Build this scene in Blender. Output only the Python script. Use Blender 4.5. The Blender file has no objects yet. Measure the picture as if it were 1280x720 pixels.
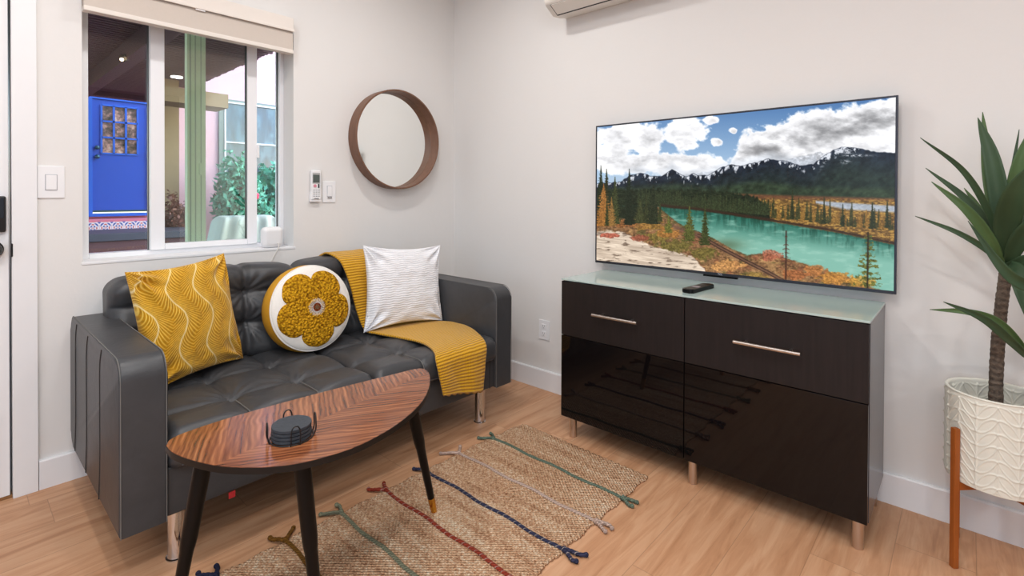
import bpy, bmesh, math, random
import numpy as np
from mathutils import Vector, Matrix, noise as mnoise
random.seed(7); rng = np.random.RandomState(5)
S = bpy.context.scene; COL = S.collection
PI = math.pi

# ------------------------------------------------------------------ helpers
def lin(c):
    r = []
    for v in c[:3]:
        v = v / 255.0
        r.append(v / 12.92 if v <= 0.04045 else ((v + 0.055) / 1.055) ** 2.4)
    return tuple(r) + (1.0,)

class NT:
    def __init__(s, m):
        s.t = m.node_tree; s.t.nodes.clear()
        s.out = s.t.nodes.new('ShaderNodeOutputMaterial')
    def n(s, typ, ins=None, **kw):
        nd = s.t.nodes.new('ShaderNode' + typ)
        for k, v in kw.items(): setattr(nd, k, v)
        for k, v in (ins or {}).items():
            if isinstance(v, bpy.types.NodeSocket): s.t.links.new(v, nd.inputs[k])
            else: nd.inputs[k].default_value = v
        return nd
    def m(s, op, a, b=0.0, c=0.0):
        return s.n('Math', {0: a, 1: b, 2: c}, operation=op).outputs[0]
    def noise(s, vec, scale=5, detail=3, rough=.55, dist=0.0):
        return s.n('TexNoise', {'Vector': vec, 'Scale': scale, 'Detail': detail, 'Roughness': rough, 'Distortion': dist}).outputs[0]
    def mapping(s, vec, scale=(1, 1, 1), rot=(0, 0, 0), loc=(0, 0, 0)):
        return s.n('Mapping', {'Vector': vec, 'Scale': scale, 'Rotation': rot, 'Location': loc}).outputs[0]
    def ramp(s, fac, stops):
        r = s.n('ValToRGB', {'Fac': fac}); e = r.color_ramp.elements
        while len(e) < len(stops): e.new(0.5)
        for i, (p, c) in enumerate(stops):
            e[i].position = p; e[i].color = c if len(c) == 4 else tuple(c) + (1,)
        return r.outputs[0]
    def mix(s, fac, a, b, blend='MIX'):
        nd = s.n('Mix', data_type='RGBA', blend_type=blend)
        for k, v in ((0, fac), (6, a), (7, b)):
            if isinstance(v, bpy.types.NodeSocket): s.t.links.new(v, nd.inputs[k])
            else: nd.inputs[k].default_value = v
        return nd.outputs[2]
    def bump(s, h, strength=.3, dist=.01):
        return s.n('Bump', {'Height': h, 'Strength': strength, 'Distance': dist}).outputs[0]
    def finish(s, sh): s.t.links.new(sh, s.out.inputs[0])
    def obj(s): return s.n('TexCoord').outputs['Object']
    def uv(s): return s.n('TexCoord').outputs['UV']
    def wpos(s): return s.n('NewGeometry').outputs['Position']

def newmat(name):
    m = bpy.data.materials.new(name); m.use_nodes = True
    return m, NT(m)

def P(t, **k):
    ins = {kk.replace('_', ' '): v for kk, v in k.items()}
    return t.n('BsdfPrincipled', ins).outputs[0]

def simple(name, c, rough=.5, metal=0.0, bump=0, bscale=60, spec=.5, var=0.06, coat=0.0, emit=None):
    m, t = newmat(name)
    pos = t.obj()
    nz = t.noise(pos, bscale * .25, 3)
    col = t.mix(nz, tuple(x * (1 - var) for x in lin(c)[:3]) + (1,), tuple(min(1, x * (1 + var)) for x in lin(c)[:3]) + (1,))
    ins = dict(Base_Color=col, Roughness=rough, Metallic=metal)
    ins['Specular_IOR_Level'] = spec
    if coat: ins['Coat_Weight'] = coat; ins['Coat_Roughness'] = .04
    if bump: ins['Normal'] = t.bump(t.noise(pos, bscale, 4), bump, .004)
    if emit: ins['Emission_Color'] = lin(c); ins['Emission_Strength'] = emit
    t.finish(P(t, **ins)); return m

def tag(o, label=None, cat=None, group=None, kind=None):
    if label: o['label'] = label
    if cat: o['category'] = cat
    if group: o['group'] = group
    if kind: o['kind'] = kind
    return o

def empty(name, loc=(0, 0, 0), label=None, cat=None, group=None, kind=None):
    o = bpy.data.objects.new(name, None); COL.objects.link(o); o.location = loc
    o.empty_display_size = .05
    return tag(o, label, cat, group, kind)

def rootloc(o):
    v = Vector((0, 0, 0))
    while o: v += o.location; o = o.parent
    return v

def link(name, me, mat, parent=None, smooth=True, recenter=True):
    """vertices arrive in world coordinates; the object gets an origin at its base"""
    me.name = name
    if mat is not None:
        for mm in (mat if isinstance(mat, (list, tuple)) else [mat]): me.materials.append(mm)
    if smooth is not None:
        me.polygons.foreach_set('use_smooth', [bool(smooth)] * len(me.polygons))
    n = len(me.vertices); co = np.empty(n * 3, 'f'); me.vertices.foreach_get('co', co); co = co.reshape(-1, 3)
    o = bpy.data.objects.new(name, me); COL.objects.link(o)
    if parent is not None:
        o.parent = parent; off = np.array(rootloc(parent))
    else:
        off = np.array([(co[:, 0].min() + co[:, 0].max()) / 2, (co[:, 1].min() + co[:, 1].max()) / 2, co[:, 2].min()])
        o.location = off
    me.vertices.foreach_set('co', (co - off).ravel().astype('f')); me.update()
    return o

def from_bm(name, bm, mat, parent=None, smooth=False, autosmooth=None):
    bmesh.ops.recalc_face_normals(bm, faces=bm.faces)
    me = bpy.data.meshes.new(name); bm.to_mesh(me); bm.free()
    o = link(name, me, mat, parent, smooth)
    if autosmooth is not None:
        me.polygons.foreach_set('use_smooth', [True] * len(me.polygons))
        me.set_sharp_from_angle(angle=math.radians(autosmooth))
        if autosmooth == 35:
            w_ = o.modifiers.new('flat_faces', 'WEIGHTED_NORMAL'); w_.keep_sharp = True; w_.weight = 100
    return o

def bm_box(bm, x0, x1, y0, y1, z0, z1, bev=0, seg=2):
    r = bmesh.ops.create_cube(bm, size=1)
    for v in r['verts']:
        v.co = Vector(((x0 + x1) / 2 + v.co.x * (x1 - x0), (y0 + y1) / 2 + v.co.y * (y1 - y0), (z0 + z1) / 2 + v.co.z * (z1 - z0)))
    if bev:
        ed = set(e for v in r['verts'] for e in v.link_edges)
        bmesh.ops.bevel(bm, geom=list(ed), offset=bev, segments=seg, profile=.5, affect='EDGES')

def box(name, x0, x1, y0, y1, z0, z1, mat, parent=None, bev=0, seg=2):
    bm = bmesh.new(); bm_box(bm, x0, x1, y0, y1, z0, z1, bev, seg)
    return from_bm(name, bm, mat, parent, False, 35 if bev else None)

def boxes(name, lst, mat, parent=None, bev=0):
    bm = bmesh.new()
    for b in lst: bm_box(bm, *b, bev)
    return from_bm(name, bm, mat, parent, False, 35 if bev else None)

def bm_tube(bm, pts, rad, seg=10, cap=True, flat=1.0):
    pts = [Vector(p) for p in pts]; n = len(pts)
    if not isinstance(rad, (list, tuple)): rad = [rad] * n
    rings = []; prev = None
    for i, p in enumerate(pts):
        d = (pts[min(i + 1, n - 1)] - pts[max(i - 1, 0)]).normalized()
        if prev is None:
            a = Vector((0, 0, 1)) if abs(d.z) < .9 else Vector((1, 0, 0))
            u = d.cross(a).normalized()
        else:
            u = (prev - d * prev.dot(d)).normalized()
        prev = u; w = d.cross(u)
        rings.append([bm.verts.new(p + (u * math.cos(2 * PI * k / seg) + w * math.sin(2 * PI * k / seg) * flat) * rad[i]) for k in range(seg)])
    for i in range(n - 1):
        for k in range(seg):
            bm.faces.new((rings[i][k], rings[i][(k + 1) % seg], rings[i + 1][(k + 1) % seg], rings[i + 1][k]))
    if cap:
        bm.faces.new(rings[0][::-1]); bm.faces.new(rings[-1])

def tube(name, pts, rad, mat, parent=None, seg=10, flat=1.0):
    bm = bmesh.new(); bm_tube(bm, pts, rad, seg, flat=flat)
    return from_bm(name, bm, mat, parent, False, 50)

def catmull(pts, n):
    pts = [np.array(p, float) for p in pts]; out = []
    q = [2 * pts[0] - pts[1]] + pts + [2 * pts[-1] - pts[-2]]
    m = len(pts) - 1
    for i in range(n + 1):
        t = i / n * m; k = min(int(t), m - 1); f = t - k
        a, b, c, d = q[k:k + 4]
        out.append(.5 * ((2 * b) + (-a + c) * f + (2 * a - 5 * b + 4 * c - d) * f * f + (-a + 3 * b - 3 * c + d) * f ** 3))
    return out

def lathe(name, prof, cen, mat, parent=None, seg=32, sharp=40):
    bm = bmesh.new(); rings = []
    for r, z in prof:
        if r < 1e-5: rings.append([bm.verts.new((cen[0], cen[1], cen[2] + z))])
        else: rings.append([bm.verts.new((cen[0] + r * math.cos(2 * PI * k / seg), cen[1] + r * math.sin(2 * PI * k / seg), cen[2] + z)) for k in range(seg)])
    for a, b in zip(rings, rings[1:]):
        for k in range(seg):
            k2 = (k + 1) % seg
            if len(a) == 1 and len(b) == 1: continue
            if len(a) == 1: bm.faces.new((a[0], b[k], b[k2]))
            elif len(b) == 1: bm.faces.new((a[k], a[k2], b[0]))
            else: bm.faces.new((a[k], a[k2], b[k2], b[k]))
    return from_bm(name, bm, mat, parent, False, sharp)

def prism(name, poly, axis, a, b, mat, parent=None, bev=0, seg=2, sharp=35):
    """extrude polygon (2-D points) along axis from a to b"""
    bm = bmesh.new()
    def mk(p, c):
        return {0: (c, p[0], p[1]), 1: (p[0], c, p[1]), 2: (p[0], p[1], c)}[axis]
    A = [bm.verts.new(mk(p, a)) for p in poly]; B = [bm.verts.new(mk(p, b)) for p in poly]
    n = len(poly)
    fa = bm.faces.new(A); fb = bm.faces.new(B[::-1])
    for i in range(n): bm.faces.new((A[i], B[i], B[(i + 1) % n], A[(i + 1) % n]))
    if bev:
        ed = list(fa.edges) + list(fb.edges)
        bmesh.ops.bevel(bm, geom=ed, offset=bev, segments=seg, profile=.5, affect='EDGES')
    return from_bm(name, bm, mat, parent, False, sharp)

def grid_mesh(name, V, mat, parent=None, uv=None, col=None, closed=False, smooth=True, flip=False):
    """V: (n,m,3) array of world points"""
    n, m = V.shape[:2]
    idx = np.arange(n * m).reshape(n, m)
    if closed: idx = np.concatenate([idx, idx[:, :1]], 1)
    a, b, c, d = idx[:-1, :-1], idx[:-1, 1:], idx[1:, 1:], idx[1:, :-1]
    F = np.stack([a, d, c, b] if flip else [a, b, c, d], -1).reshape(-1, 4)
    return quad_mesh(name, V.reshape(-1, 3), F, mat, parent, None if uv is None else uv.reshape(-1, 2), None if col is None else col.reshape(-1, 4), smooth)

def quad_mesh(name, V, F, mat, parent=None, uv=None, col=None, smooth=True):
    me = bpy.data.meshes.new(name)
    me.vertices.add(len(V)); me.vertices.foreach_set('co', np.asarray(V, 'f').ravel())
    me.loops.add(F.size); me.loops.foreach_set('vertex_index', F.ravel().astype('i'))
    me.polygons.add(len(F)); me.polygons.foreach_set('loop_start', np.arange(0, F.size, F.shape[1], dtype='i'))
    me.update(calc_edges=True); me.validate()
    if uv is not None:
        l = me.uv_layers.new(name='UVMap'); l.data.foreach_set('uv', np.asarray(uv, 'f')[F.ravel()].ravel())
    if col is not None:
        c = me.color_attributes.new('Col', 'FLOAT_COLOR', 'POINT'); c.data.foreach_set('color', np.asarray(col, 'f').ravel())
    return link(name, me, mat, parent, smooth)

def roundbox(name, lo, hi, r, res, mat, parent=None, disp=None, uvfn=None):
    """dense rounded box; disp(P) moves points (N,3)->(N,3)"""
    lo = np.array(lo, float); hi = np.array(hi, float)
    nx, ny, nz = res; bm_v = {}; V = []; F = []
    def vid(i, j, k):
        key = (i, j, k)
        if key not in bm_v:
            bm_v[key] = len(V); V.append((i / nx, j / ny, k / nz))
        return bm_v[key]
    for k in (0, nz):
        for i in range(nx):
            for j in range(ny):
                f = [vid(i, j, k), vid(i + 1, j, k), vid(i + 1, j + 1, k), vid(i, j + 1, k)]; F.append(f if k else f[::-1])
    for j in (0, ny):
        for i in range(nx):
            for k in range(nz):
                f = [vid(i, j, k), vid(i + 1, j, k), vid(i + 1, j, k + 1), vid(i, j, k + 1)]; F.append(f if not j else f[::-1])
    for i in (0, nx):
        for j in range(ny):
            for k in range(nz):
                f = [vid(i, j, k), vid(i, j + 1, k), vid(i, j + 1, k + 1), vid(i, j, k + 1)]; F.append(f if i else f[::-1])
    V = np.array(V); Pw = lo + V * (hi - lo)
    inner = np.clip(Pw, lo + r, hi - r); d = Pw - inner
    L = np.linalg.norm(d, axis=1, keepdims=True); Pw = np.where(L > 1e-9, inner + d / np.maximum(L, 1e-9) * r, Pw)
    # keep face points that are flat
    if disp is not None: Pw = disp(Pw, V)
    return quad_mesh(name, Pw, np.array(F), mat, parent)

# ---- numpy noise
def vnoise(x, y, seed=0):
    xi = np.floor(x).astype(np.int64); yi = np.floor(y).astype(np.int64); xf = x - xi; yf = y - yi
    def h(a, b):
        n = (a * 374761393 + b * 668265263 + seed * 974711) & 0x7fffffff
        n = ((n ^ (n >> 13)) * 1274126177) & 0x7fffffff
        return ((n ^ (n >> 16)) & 0xffff) / 65535.0
    u = xf * xf * (3 - 2 * xf); v = yf * yf * (3 - 2 * yf)
    return (h(xi, yi) * (1 - u) + h(xi + 1, yi) * u) * (1 - v) + (h(xi, yi + 1) * (1 - u) + h(xi + 1, yi + 1) * u) * v
def fbm(x, y, o=4, seed=0):
    s = 0; a = .5; t = 0
    for i in range(o):
        s = s + a * vnoise(x * 2 ** i, y * 2 ** i, seed + i * 17); t += a; a *= .55
    return s / t
def srgb2lin(c):
    c = np.clip(c, 0, 1); return np.where(c <= .04045, c / 12.92, ((c + .055) / 1.055) ** 2.4)

# ------------------------------------------------------------------ materials
def wall_mat(name, c, bs=45, b=.12):
    m, t = newmat(name); pos = t.wpos()
    n1 = t.noise(pos, 3, 3); n2 = t.noise(pos, bs, 4)
    col = t.mix(n1, tuple(x * .975 for x in lin(c)[:3]) + (1,), lin(c))
    t.finish(P(t, Base_Color=col, Roughness=.75, Specular_IOR_Level=.3, Normal=t.bump(n2, b, .004))); return m
M = {}
M['wall'] = wall_mat('wall_paint', (230, 228, 226))
M['wallfar'] = wall_mat('low_bounce_wall_paint', (150, 144, 138))  # unseen walls, darkened to cut bounce light and reflections
M['ceil'] = wall_mat('ceiling_paint', (240, 238, 234))
M['trim'] = simple('white_trim_paint', (236, 236, 238), .4, var=.015)
M['vinyl'] = simple('white_vinyl', (240, 241, 244), .35, var=.01)
M['plastic'] = simple('white_plastic', (238, 238, 240), .35, var=.01)
M['plasticw'] = simple('warm_white_plastic', (226, 221, 214), .4, var=.01)
M['black'] = simple('black_metal', (22, 22, 24), .35, var=.05)
M['blackgloss'] = simple('black_lacquer', (8, 8, 9), .32, var=.05, spec=.2)
M['chrome'] = simple('chrome', (215, 215, 218), .06, 1.0, var=.01)
M['steel'] = simple('brushed_steel', (205, 195, 188), .28, 1.0, var=.04)
M['brass'] = simple('brass', (212, 160, 70), .25, 1.0, var=.05)
M['darkgrey'] = simple('dark_grey_plastic', (45, 46, 50), .4)
M['bezel'] = simple('tv_bezel', (58, 60, 68), .35, .6, var=.03)

def floor_mat():
    m, t = newmat('oak_plank_floor'); pos = t.wpos()
    sx = t.n('SeparateXYZ', {0: pos}); x, y = sx.outputs[0], sx.outputs[1]
    W = .198; Lk = 1.5
    ry = t.m('DIVIDE', t.m('ADD', y, .113), W); row = t.m('FLOOR', ry)
    wn = t.n('TexWhiteNoise', {'W': row}, noise_dimensions='1D').outputs[0]
    rx = t.m('DIVIDE', t.m('ADD', x, t.m('MULTIPLY', wn, 3.7)), Lk); cx = t.m('FLOOR', rx)
    idn = t.n('TexWhiteNoise', {'Vector': t.n('CombineXYZ', {0: row, 1: cx}).outputs[0]}, noise_dimensions='2D').outputs[0]
    fy = t.m('FRACT', ry); fx = t.m('FRACT', rx)
    gy = t.m('MINIMUM', fy, t.m('SUBTRACT', 1.0, fy)); gx = t.m('MINIMUM', fx, t.m('SUBTRACT', 1.0, fx))
    gap = t.m('MINIMUM', t.m('MULTIPLY', gy, W), t.m('MULTIPLY', gx, Lk))
    gm = t.m('LESS_THAN', gap, .0011)
    v = t.n('CombineXYZ', {0: t.m('MULTIPLY', x, 1.3), 1: t.m('MULTIPLY', y, 13.0), 2: t.m('MULTIPLY', idn, 37.0)}).outputs[0]
    g1 = t.noise(v, 1.6, 5, .6, 1.4)
    v2 = t.n('CombineXYZ', {0: t.m('MULTIPLY', x, 5.0), 1: t.m('MULTIPLY', y, 120.0), 2: t.m('MULTIPLY', idn, 11.0)}).outputs[0]
    g2 = t.noise(v2, 1.5, 3, .6)
    c = t.ramp(g1, [(.25, lin((168, 116, 80))), (.45, lin((197, 146, 108))), (.58, lin((208, 160, 123))), (.8, lin((218, 174, 138)))])
    c = t.mix(t.m('MULTIPLY', g2, .35), c, lin((172, 128, 90)))
    tint = t.m('ADD', .93, t.m('MULTIPLY', idn, .12))
    hs = t.n('HueSaturation', {'Color': c, 'Value': tint, 'Saturation': .98}).outputs[0]
    c = t.mix(t.m('MULTIPLY', gm, .45), hs, lin((120, 88, 62)))
    rough = t.m('ADD', .38, t.m('MULTIPLY', g2, .15))
    t.finish(P(t, Base_Color=c, Roughness=rough, Specular_IOR_Level=.4, Normal=t.bump(g2, .06, .002)))
    return m
M['floor'] = floor_mat()

def leather():
    m, t = newmat('grey_leather'); pos = t.obj()
    n = t.noise(pos, 260, 3); w = t.noise(pos, 14, 4, .6, .8)
    c = t.mix(w, lin((51, 52, 55)), lin((67, 68, 71)))
    h = t.m('ADD', t.m('MULTIPLY', n, .25), t.m('MULTIPLY', w, 1.2))
    t.finish(P(t, Base_Color=c, Roughness=.42, Specular_IOR_Level=.5, Normal=t.bump(h, .35, .004))); return m
M['leather'] = leather()
M['seam'] = simple('dark_seam_thread', (45, 44, 44), .7)
M['stitch'] = simple('pale_stitch_thread', (112, 110, 107), .7)

def knit(name, c, dark, per=.0145, axis=1):
    m, t = newmat(name); uv = t.uv(); s = t.n('SeparateXYZ', {0: uv})
    a, b = s.outputs[axis], s.outputs[1 - axis]
    nz = t.noise(t.mapping(uv, (30, 30, 30)), 1.0, 2)
    ph = t.m('ADD', t.m('MULTIPLY', a, 2 * PI / per), t.m('MULTIPLY', nz, 1.3))
    r = t.m('ADD', .5, t.m('MULTIPLY', t.m('SINE', ph), .5))
    st = t.m('ABSOLUTE', t.m('SINE', t.m('MULTIPLY', b, PI / .006)))
    h = t.m('MULTIPLY', t.m('POWER', r, .6), t.m('ADD', .6, t.m('MULTIPLY', st, .4)))
    col = t.mix(h, lin(dark), lin(c))
    t.finish(P(t, Base_Color=col, Roughness=.9, Specular_IOR_Level=.15, Sheen_Weight=.3, Normal=t.bump(h, .7, .006))); return m
M['throw'] = knit('mustard_knit', (238, 182, 26), (168, 114, 6))

def whitefab():
    m, t = newmat('white_ribbed_cotton'); uv = t.uv()
    s = t.n('SeparateXYZ', {0: uv}); nz = t.noise(t.mapping(uv, (9, 45, 1)), 1.4, 2)
    ph = t.m('ADD', t.m('MULTIPLY', s.outputs[1], 2 * PI / .0125), t.m('MULTIPLY', t.m('SINE', t.m('MULTIPLY', s.outputs[0], 2 * PI / .05)), .9))
    ph = t.m('ADD', ph, t.m('MULTIPLY', nz, 3.0))
    h = t.m('ADD', .5, t.m('MULTIPLY', t.m('SINE', ph), .5))
    col = t.mix(h, lin((228, 229, 234)), lin((246, 246, 249)))
    t.finish(P(t, Base_Color=col, Roughness=.85, Specular_IOR_Level=.2, Normal=t.bump(h, .4, .0035))); return m
M['whitefab'] = whitefab()

def vcol(name, rough=.85, bumpn=None, spec=.2, sheen=.2):
    m, t = newmat(name); a = t.n('Attribute', attribute_name='Col').outputs[0]
    ins = dict(Base_Color=a, Roughness=rough, Specular_IOR_Level=spec, Sheen_Weight=sheen)
    if bumpn: ins['Normal'] = t.bump(t.noise(t.obj(), bumpn, 3), .35, .003)
    t.finish(P(t, **ins)); return m
M['velvet'] = vcol('mustard_patterned_chenille', .9, 400)
def boucle(name, c, c2, scale=95):
    m, t = newmat(name); pos = t.obj()
    v = t.n('TexVoronoi', {'Vector': t.mapping(pos, (1, 1, 1)), 'Scale': scale}).outputs['Distance']
    col = t.ramp(v, [(0.0, lin(c)), (.35, lin(c)), (.8, lin(c2))])
    t.finish(P(t, Base_Color=col, Roughness=.9, Specular_IOR_Level=.15, Normal=t.bump(t.m('SUBTRACT', 1.0, v), .9, .008))); return m
M['boucle'] = boucle('mustard_boucle', (214, 160, 32), (136, 90, 6))
M['mustard'] = simple('mustard_cotton', (206, 150, 32), .85, bump=.2, bscale=500)
M['cream'] = simple('cream_cotton', (236, 232, 226), .85, bump=.2, bscale=500)
M['rust'] = boucle('rust_yarn', (160, 75, 40), (90, 38, 20), 220)

def jute():
    m, t = newmat('woven_jute'); pos = t.wpos(); s = t.n('SeparateXYZ', {0: pos})
    x, y = s.outputs[0], s.outputs[1]
    wob = t.noise(pos, 18, 2)
    a = t.m('SINE', t.m('ADD', t.m('MULTIPLY', x, 2 * PI / .014), t.m('MULTIPLY', wob, 3.0)))
    b = t.m('SINE', t.m('ADD', t.m('MULTIPLY', y, 2 * PI / .016), t.m('MULTIPLY', wob, 2.0)))
    h = t.m('MULTIPLY', a, b); sp = t.noise(pos, 105, 3, .75); band = t.noise(t.mapping(pos, (22, 2.2, 1)), 1.2, 3)
    f = t.m('ADD', t.m('MULTIPLY', sp, .7), t.m('MULTIPLY', band, .3))
    c = t.ramp(f, [(.34, lin((132, 88, 60))), (.44, lin((198, 152, 118))), (.53, lin((228, 188, 152))), (.64, lin((255, 236, 208)))])
    c = t.mix(t.m('MULTIPLY', t.m('SUBTRACT', 1.0, t.m('ABSOLUTE', h)), .28), c, lin((135, 92, 60)))
    t.finish(P(t, Base_Color=c, Roughness=.95, Specular_IOR_Level=.1, Normal=t.bump(t.m('ADD', h, sp), .8, .006))); return m
M['jute'] = jute()
def cordmat(nm, c):
    m, t = newmat(nm); pos = t.obj(); s = t.n('SeparateXYZ', {0: pos})
    w = t.m('SINE', t.m('MULTIPLY', t.m('ADD', s.outputs[1], s.outputs[0]), 2 * PI / .011))
    col = t.mix(t.m('ADD', .5, t.m('MULTIPLY', w, .5)), tuple(v * .6 for v in lin(c)[:3]) + (1,), lin(c))
    if nm.startswith('navy') or nm.startswith('rust'):
        wp = t.m('GREATER_THAN', t.m('SINE', t.m('MULTIPLY', t.m('ADD', s.outputs[1], t.m('MULTIPLY', s.outputs[0], .8)), 2 * PI / .026)), .93)
        col = t.mix(t.m('MULTIPLY', wp, .55), col, lin((190, 176, 164)))
    t.finish(P(t, Base_Color=col, Roughness=.95, Specular_IOR_Level=.1, Normal=t.bump(t.m('ADD', w, t.noise(pos, 300, 2)), .6, .004))); return m

def table_wood():
    m, t = newmat('walnut_chevron_veneer'); pos = t.wpos(); s = t.n('SeparateXYZ', {0: pos})
    x, y = s.outputs[0], s.outputs[1]
    sp = t.m('SUBTRACT', y, t.m('ADD', -1.231, t.m('MULTIPLY', t.m('ADD', x, 1.243), .167)))
    back = t.m('GREATER_THAN', sp, 0.0)
    def half(ang, seed):
        ca, sa = math.cos(ang), math.sin(ang)
        al = t.m('ADD', t.m('MULTIPLY', x, ca), t.m('MULTIPLY', y, sa))
        ac = t.m('SUBTRACT', t.m('MULTIPLY', y, ca), t.m('MULTIPLY', x, sa))
        v = t.n('CombineXYZ', {0: t.m('MULTIPLY', al, 2.6), 1: t.m('MULTIPLY', ac, 60.0), 2: float(seed)}).outputs[0]
        w = t.noise(t.n('CombineXYZ', {0: t.m('MULTIPLY', al, 5.0), 1: t.m('MULTIPLY', ac, 7.0), 2: float(seed)}).outputs[0], 1.3, 2)
        n1 = t.noise(v, 1.1, 4, .6, 1.1)
        ring = t.m('ADD', .5, t.m('MULTIPLY', t.m('SINE', t.m('ADD', t.m('MULTIPLY', ac, 420.0), t.m('MULTIPLY', w, 20.0))), .5))
        return t.m('ADD', t.m('MULTIPLY', n1, .84), t.m('MULTIPLY', ring, .16))
    f = t.n('Mix', {0: back, 2: half(math.radians(-30), 3), 3: half(math.radians(66), 9)}, data_type='FLOAT').outputs[0]
    c = t.ramp(f, [(.22, lin((62, 32, 20))), (.40, lin((108, 60, 36))), (.56, lin((140, 84, 52))), (.78, lin((184, 124, 82)))])
    t.finish(P(t, Base_Color=c, Roughness=.2, Specular_IOR_Level=.45, Coat_Weight=.12, Coat_Roughness=.06)); return m
M['walnut'] = table_wood()
def dark_wood(name, a, b, rough):
    m, t = newmat(name); v = t.mapping(t.wpos(), (60, 60, 4))
    n = t.noise(v, 1.3, 4, .6, .5)
    t.finish(P(t, Base_Color=t.mix(n, lin(a), lin(b)), Roughness=rough, Specular_IOR_Level=.28, Normal=t.bump(n, .12, .002))); return m
M['ebony'] = dark_wood('black_brown_woodgrain', (19, 15, 15), (40, 32, 31), .5)
def gloss():
    m, t = newmat('black_brown_high_gloss'); v = t.mapping(t.wpos(), (40, 40, 4))
    n = t.noise(v, 1.3, 3)
    t.finish(P(t, Base_Color=t.mix(n, lin((10, 8, 9)), lin((19, 15, 15))), Roughness=.03, Specular_IOR_Level=.3)); return m
M['gloss'] = gloss()
M['carcass'] = dark_wood('dark_laminate_side', (62, 60, 64), (78, 76, 80), .22)
def glasstop():
    m, t = newmat('pale_green_back_painted_glass')
    t.finish(P(t, Base_Color=t.mix(t.noise(t.obj(), 2, 2), lin((172, 190, 186)), lin((178, 196, 192))), Roughness=.12, Specular_IOR_Level=.5)); return m
M['glasstop'] = glasstop()
def windowglass(name, tint=(.975, .99, .985, 1), refl=1.0):
    m, t = newmat(name)
    fr = t.n('Fresnel', {'IOR': 1.5}).outputs[0]
    tr = t.n('BsdfTransparent', {'Color': tint}).outputs[0]
    gl = t.n('BsdfGlossy', {'Color': (1, 1, 1, 1), 'Roughness': 0.0}).outputs[0]
    mx = t.n('MixShader', {0: t.m('MULTIPLY', fr, refl), 1: tr, 2: gl}).outputs[0]
    t.finish(mx); return m
M['glass'] = windowglass('clear_window_glass')
M['glass2'] = windowglass('sash_window_glass', (.91, .96, .93, 1), 2.6)
M['blind'] = simple('beige_roller_fabric', (205, 194, 184), .9, bump=.3, bscale=500, var=.03)
M['blindrail'] = simple('cream_blind_rail', (226, 218, 210), .5, var=.02)
M['leaf'] = None
def leafmat(name, a, b, rough=.45):
    m, t = newmat(name); n = t.noise(t.mapping(t.obj(), (1, 1, 1)), 9, 4)
    t.finish(P(t, Base_Color=t.mix(n, lin(a), lin(b)), Roughness=rough, Specular_IOR_Level=.4)); return m
M['leaf'] = leafmat('yucca_leaf', (34, 56, 38), (66, 90, 58), .55)
M['leaf2'] = leafmat('yucca_leaf_light', (56, 82, 46), (88, 114, 66), .55)
def bark():
    m, t = newmat('ringed_cane_bark'); pos = t.obj(); s = t.n('SeparateXYZ', {0: pos})
    n = t.noise(pos, 90, 4); r = t.m('SINE', t.m('ADD', t.m('MULTIPLY', s.outputs[2], 330.0), t.m('MULTIPLY', t.noise(pos, 12, 2), 6.0)))
    h = t.m('ADD', t.m('MULTIPLY', r, .10), n)
    t.finish(P(t, Base_Color=t.ramp(h, [(.2, lin((58, 48, 42))), (.6, lin((98, 84, 72))), (1.0, lin((134, 118, 102)))]), Roughness=.9, Normal=t.bump(h, .9, .008))); return m
M['bark'] = bark()
M['pot'] = simple('cream_ceramic', (222, 220, 208), .55, var=.02, bump=.08, bscale=200)
M['soil'] = simple('dark_soil', (60, 46, 38), .95, bump=.8, bscale=80)
M['teak'] = dark_wood('orange_teak', (136, 68, 24), (176, 100, 44), .4)
M['slate'] = simple('slate', (54, 59, 66), .75, bump=.6, bscale=120, var=.2)
M['mirror'] = simple('mirror_glass', (244, 246, 244), .005, 1.0, var=0)
M['mirrorframe'] = dark_wood('walnut_mirror_frame', (96, 66, 52), (140, 104, 84), .45)

# ------------------------------------------------------------------ camera
cam = bpy.data.objects.new('camera', bpy.data.cameras.new('camera')); COL.objects.link(cam); S.camera = cam
CX, CY, CZ = -2.3502, -2.6587, 1.1432; yaw, pitch, roll = .7326, -.0089, .0039
fw = Vector((math.cos(yaw) * math.cos(pitch), math.sin(yaw) * math.cos(pitch), math.sin(pitch)))
rt = Vector((math.sin(yaw), -math.cos(yaw), 0)); up = rt.cross(fw)
r2 = rt * math.cos(roll) + up * math.sin(roll); u2 = -rt * math.sin(roll) + up * math.cos(roll)
cam.matrix_world = Matrix(((r2.x, u2.x, -fw.x, CX), (r2.y, u2.y, -fw.y, CY), (r2.z, u2.z, -fw.z, CZ), (0, 0, 0, 1)))
cam.data.sensor_width = 36; cam.data.lens = 634.39 / 1280 * 36; cam.data.shift_y = -(360 - 249.08) / 1280
cam.data.clip_start = .02

def struct(o, label, cat): return tag(o, label, cat, kind='structure')

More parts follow.
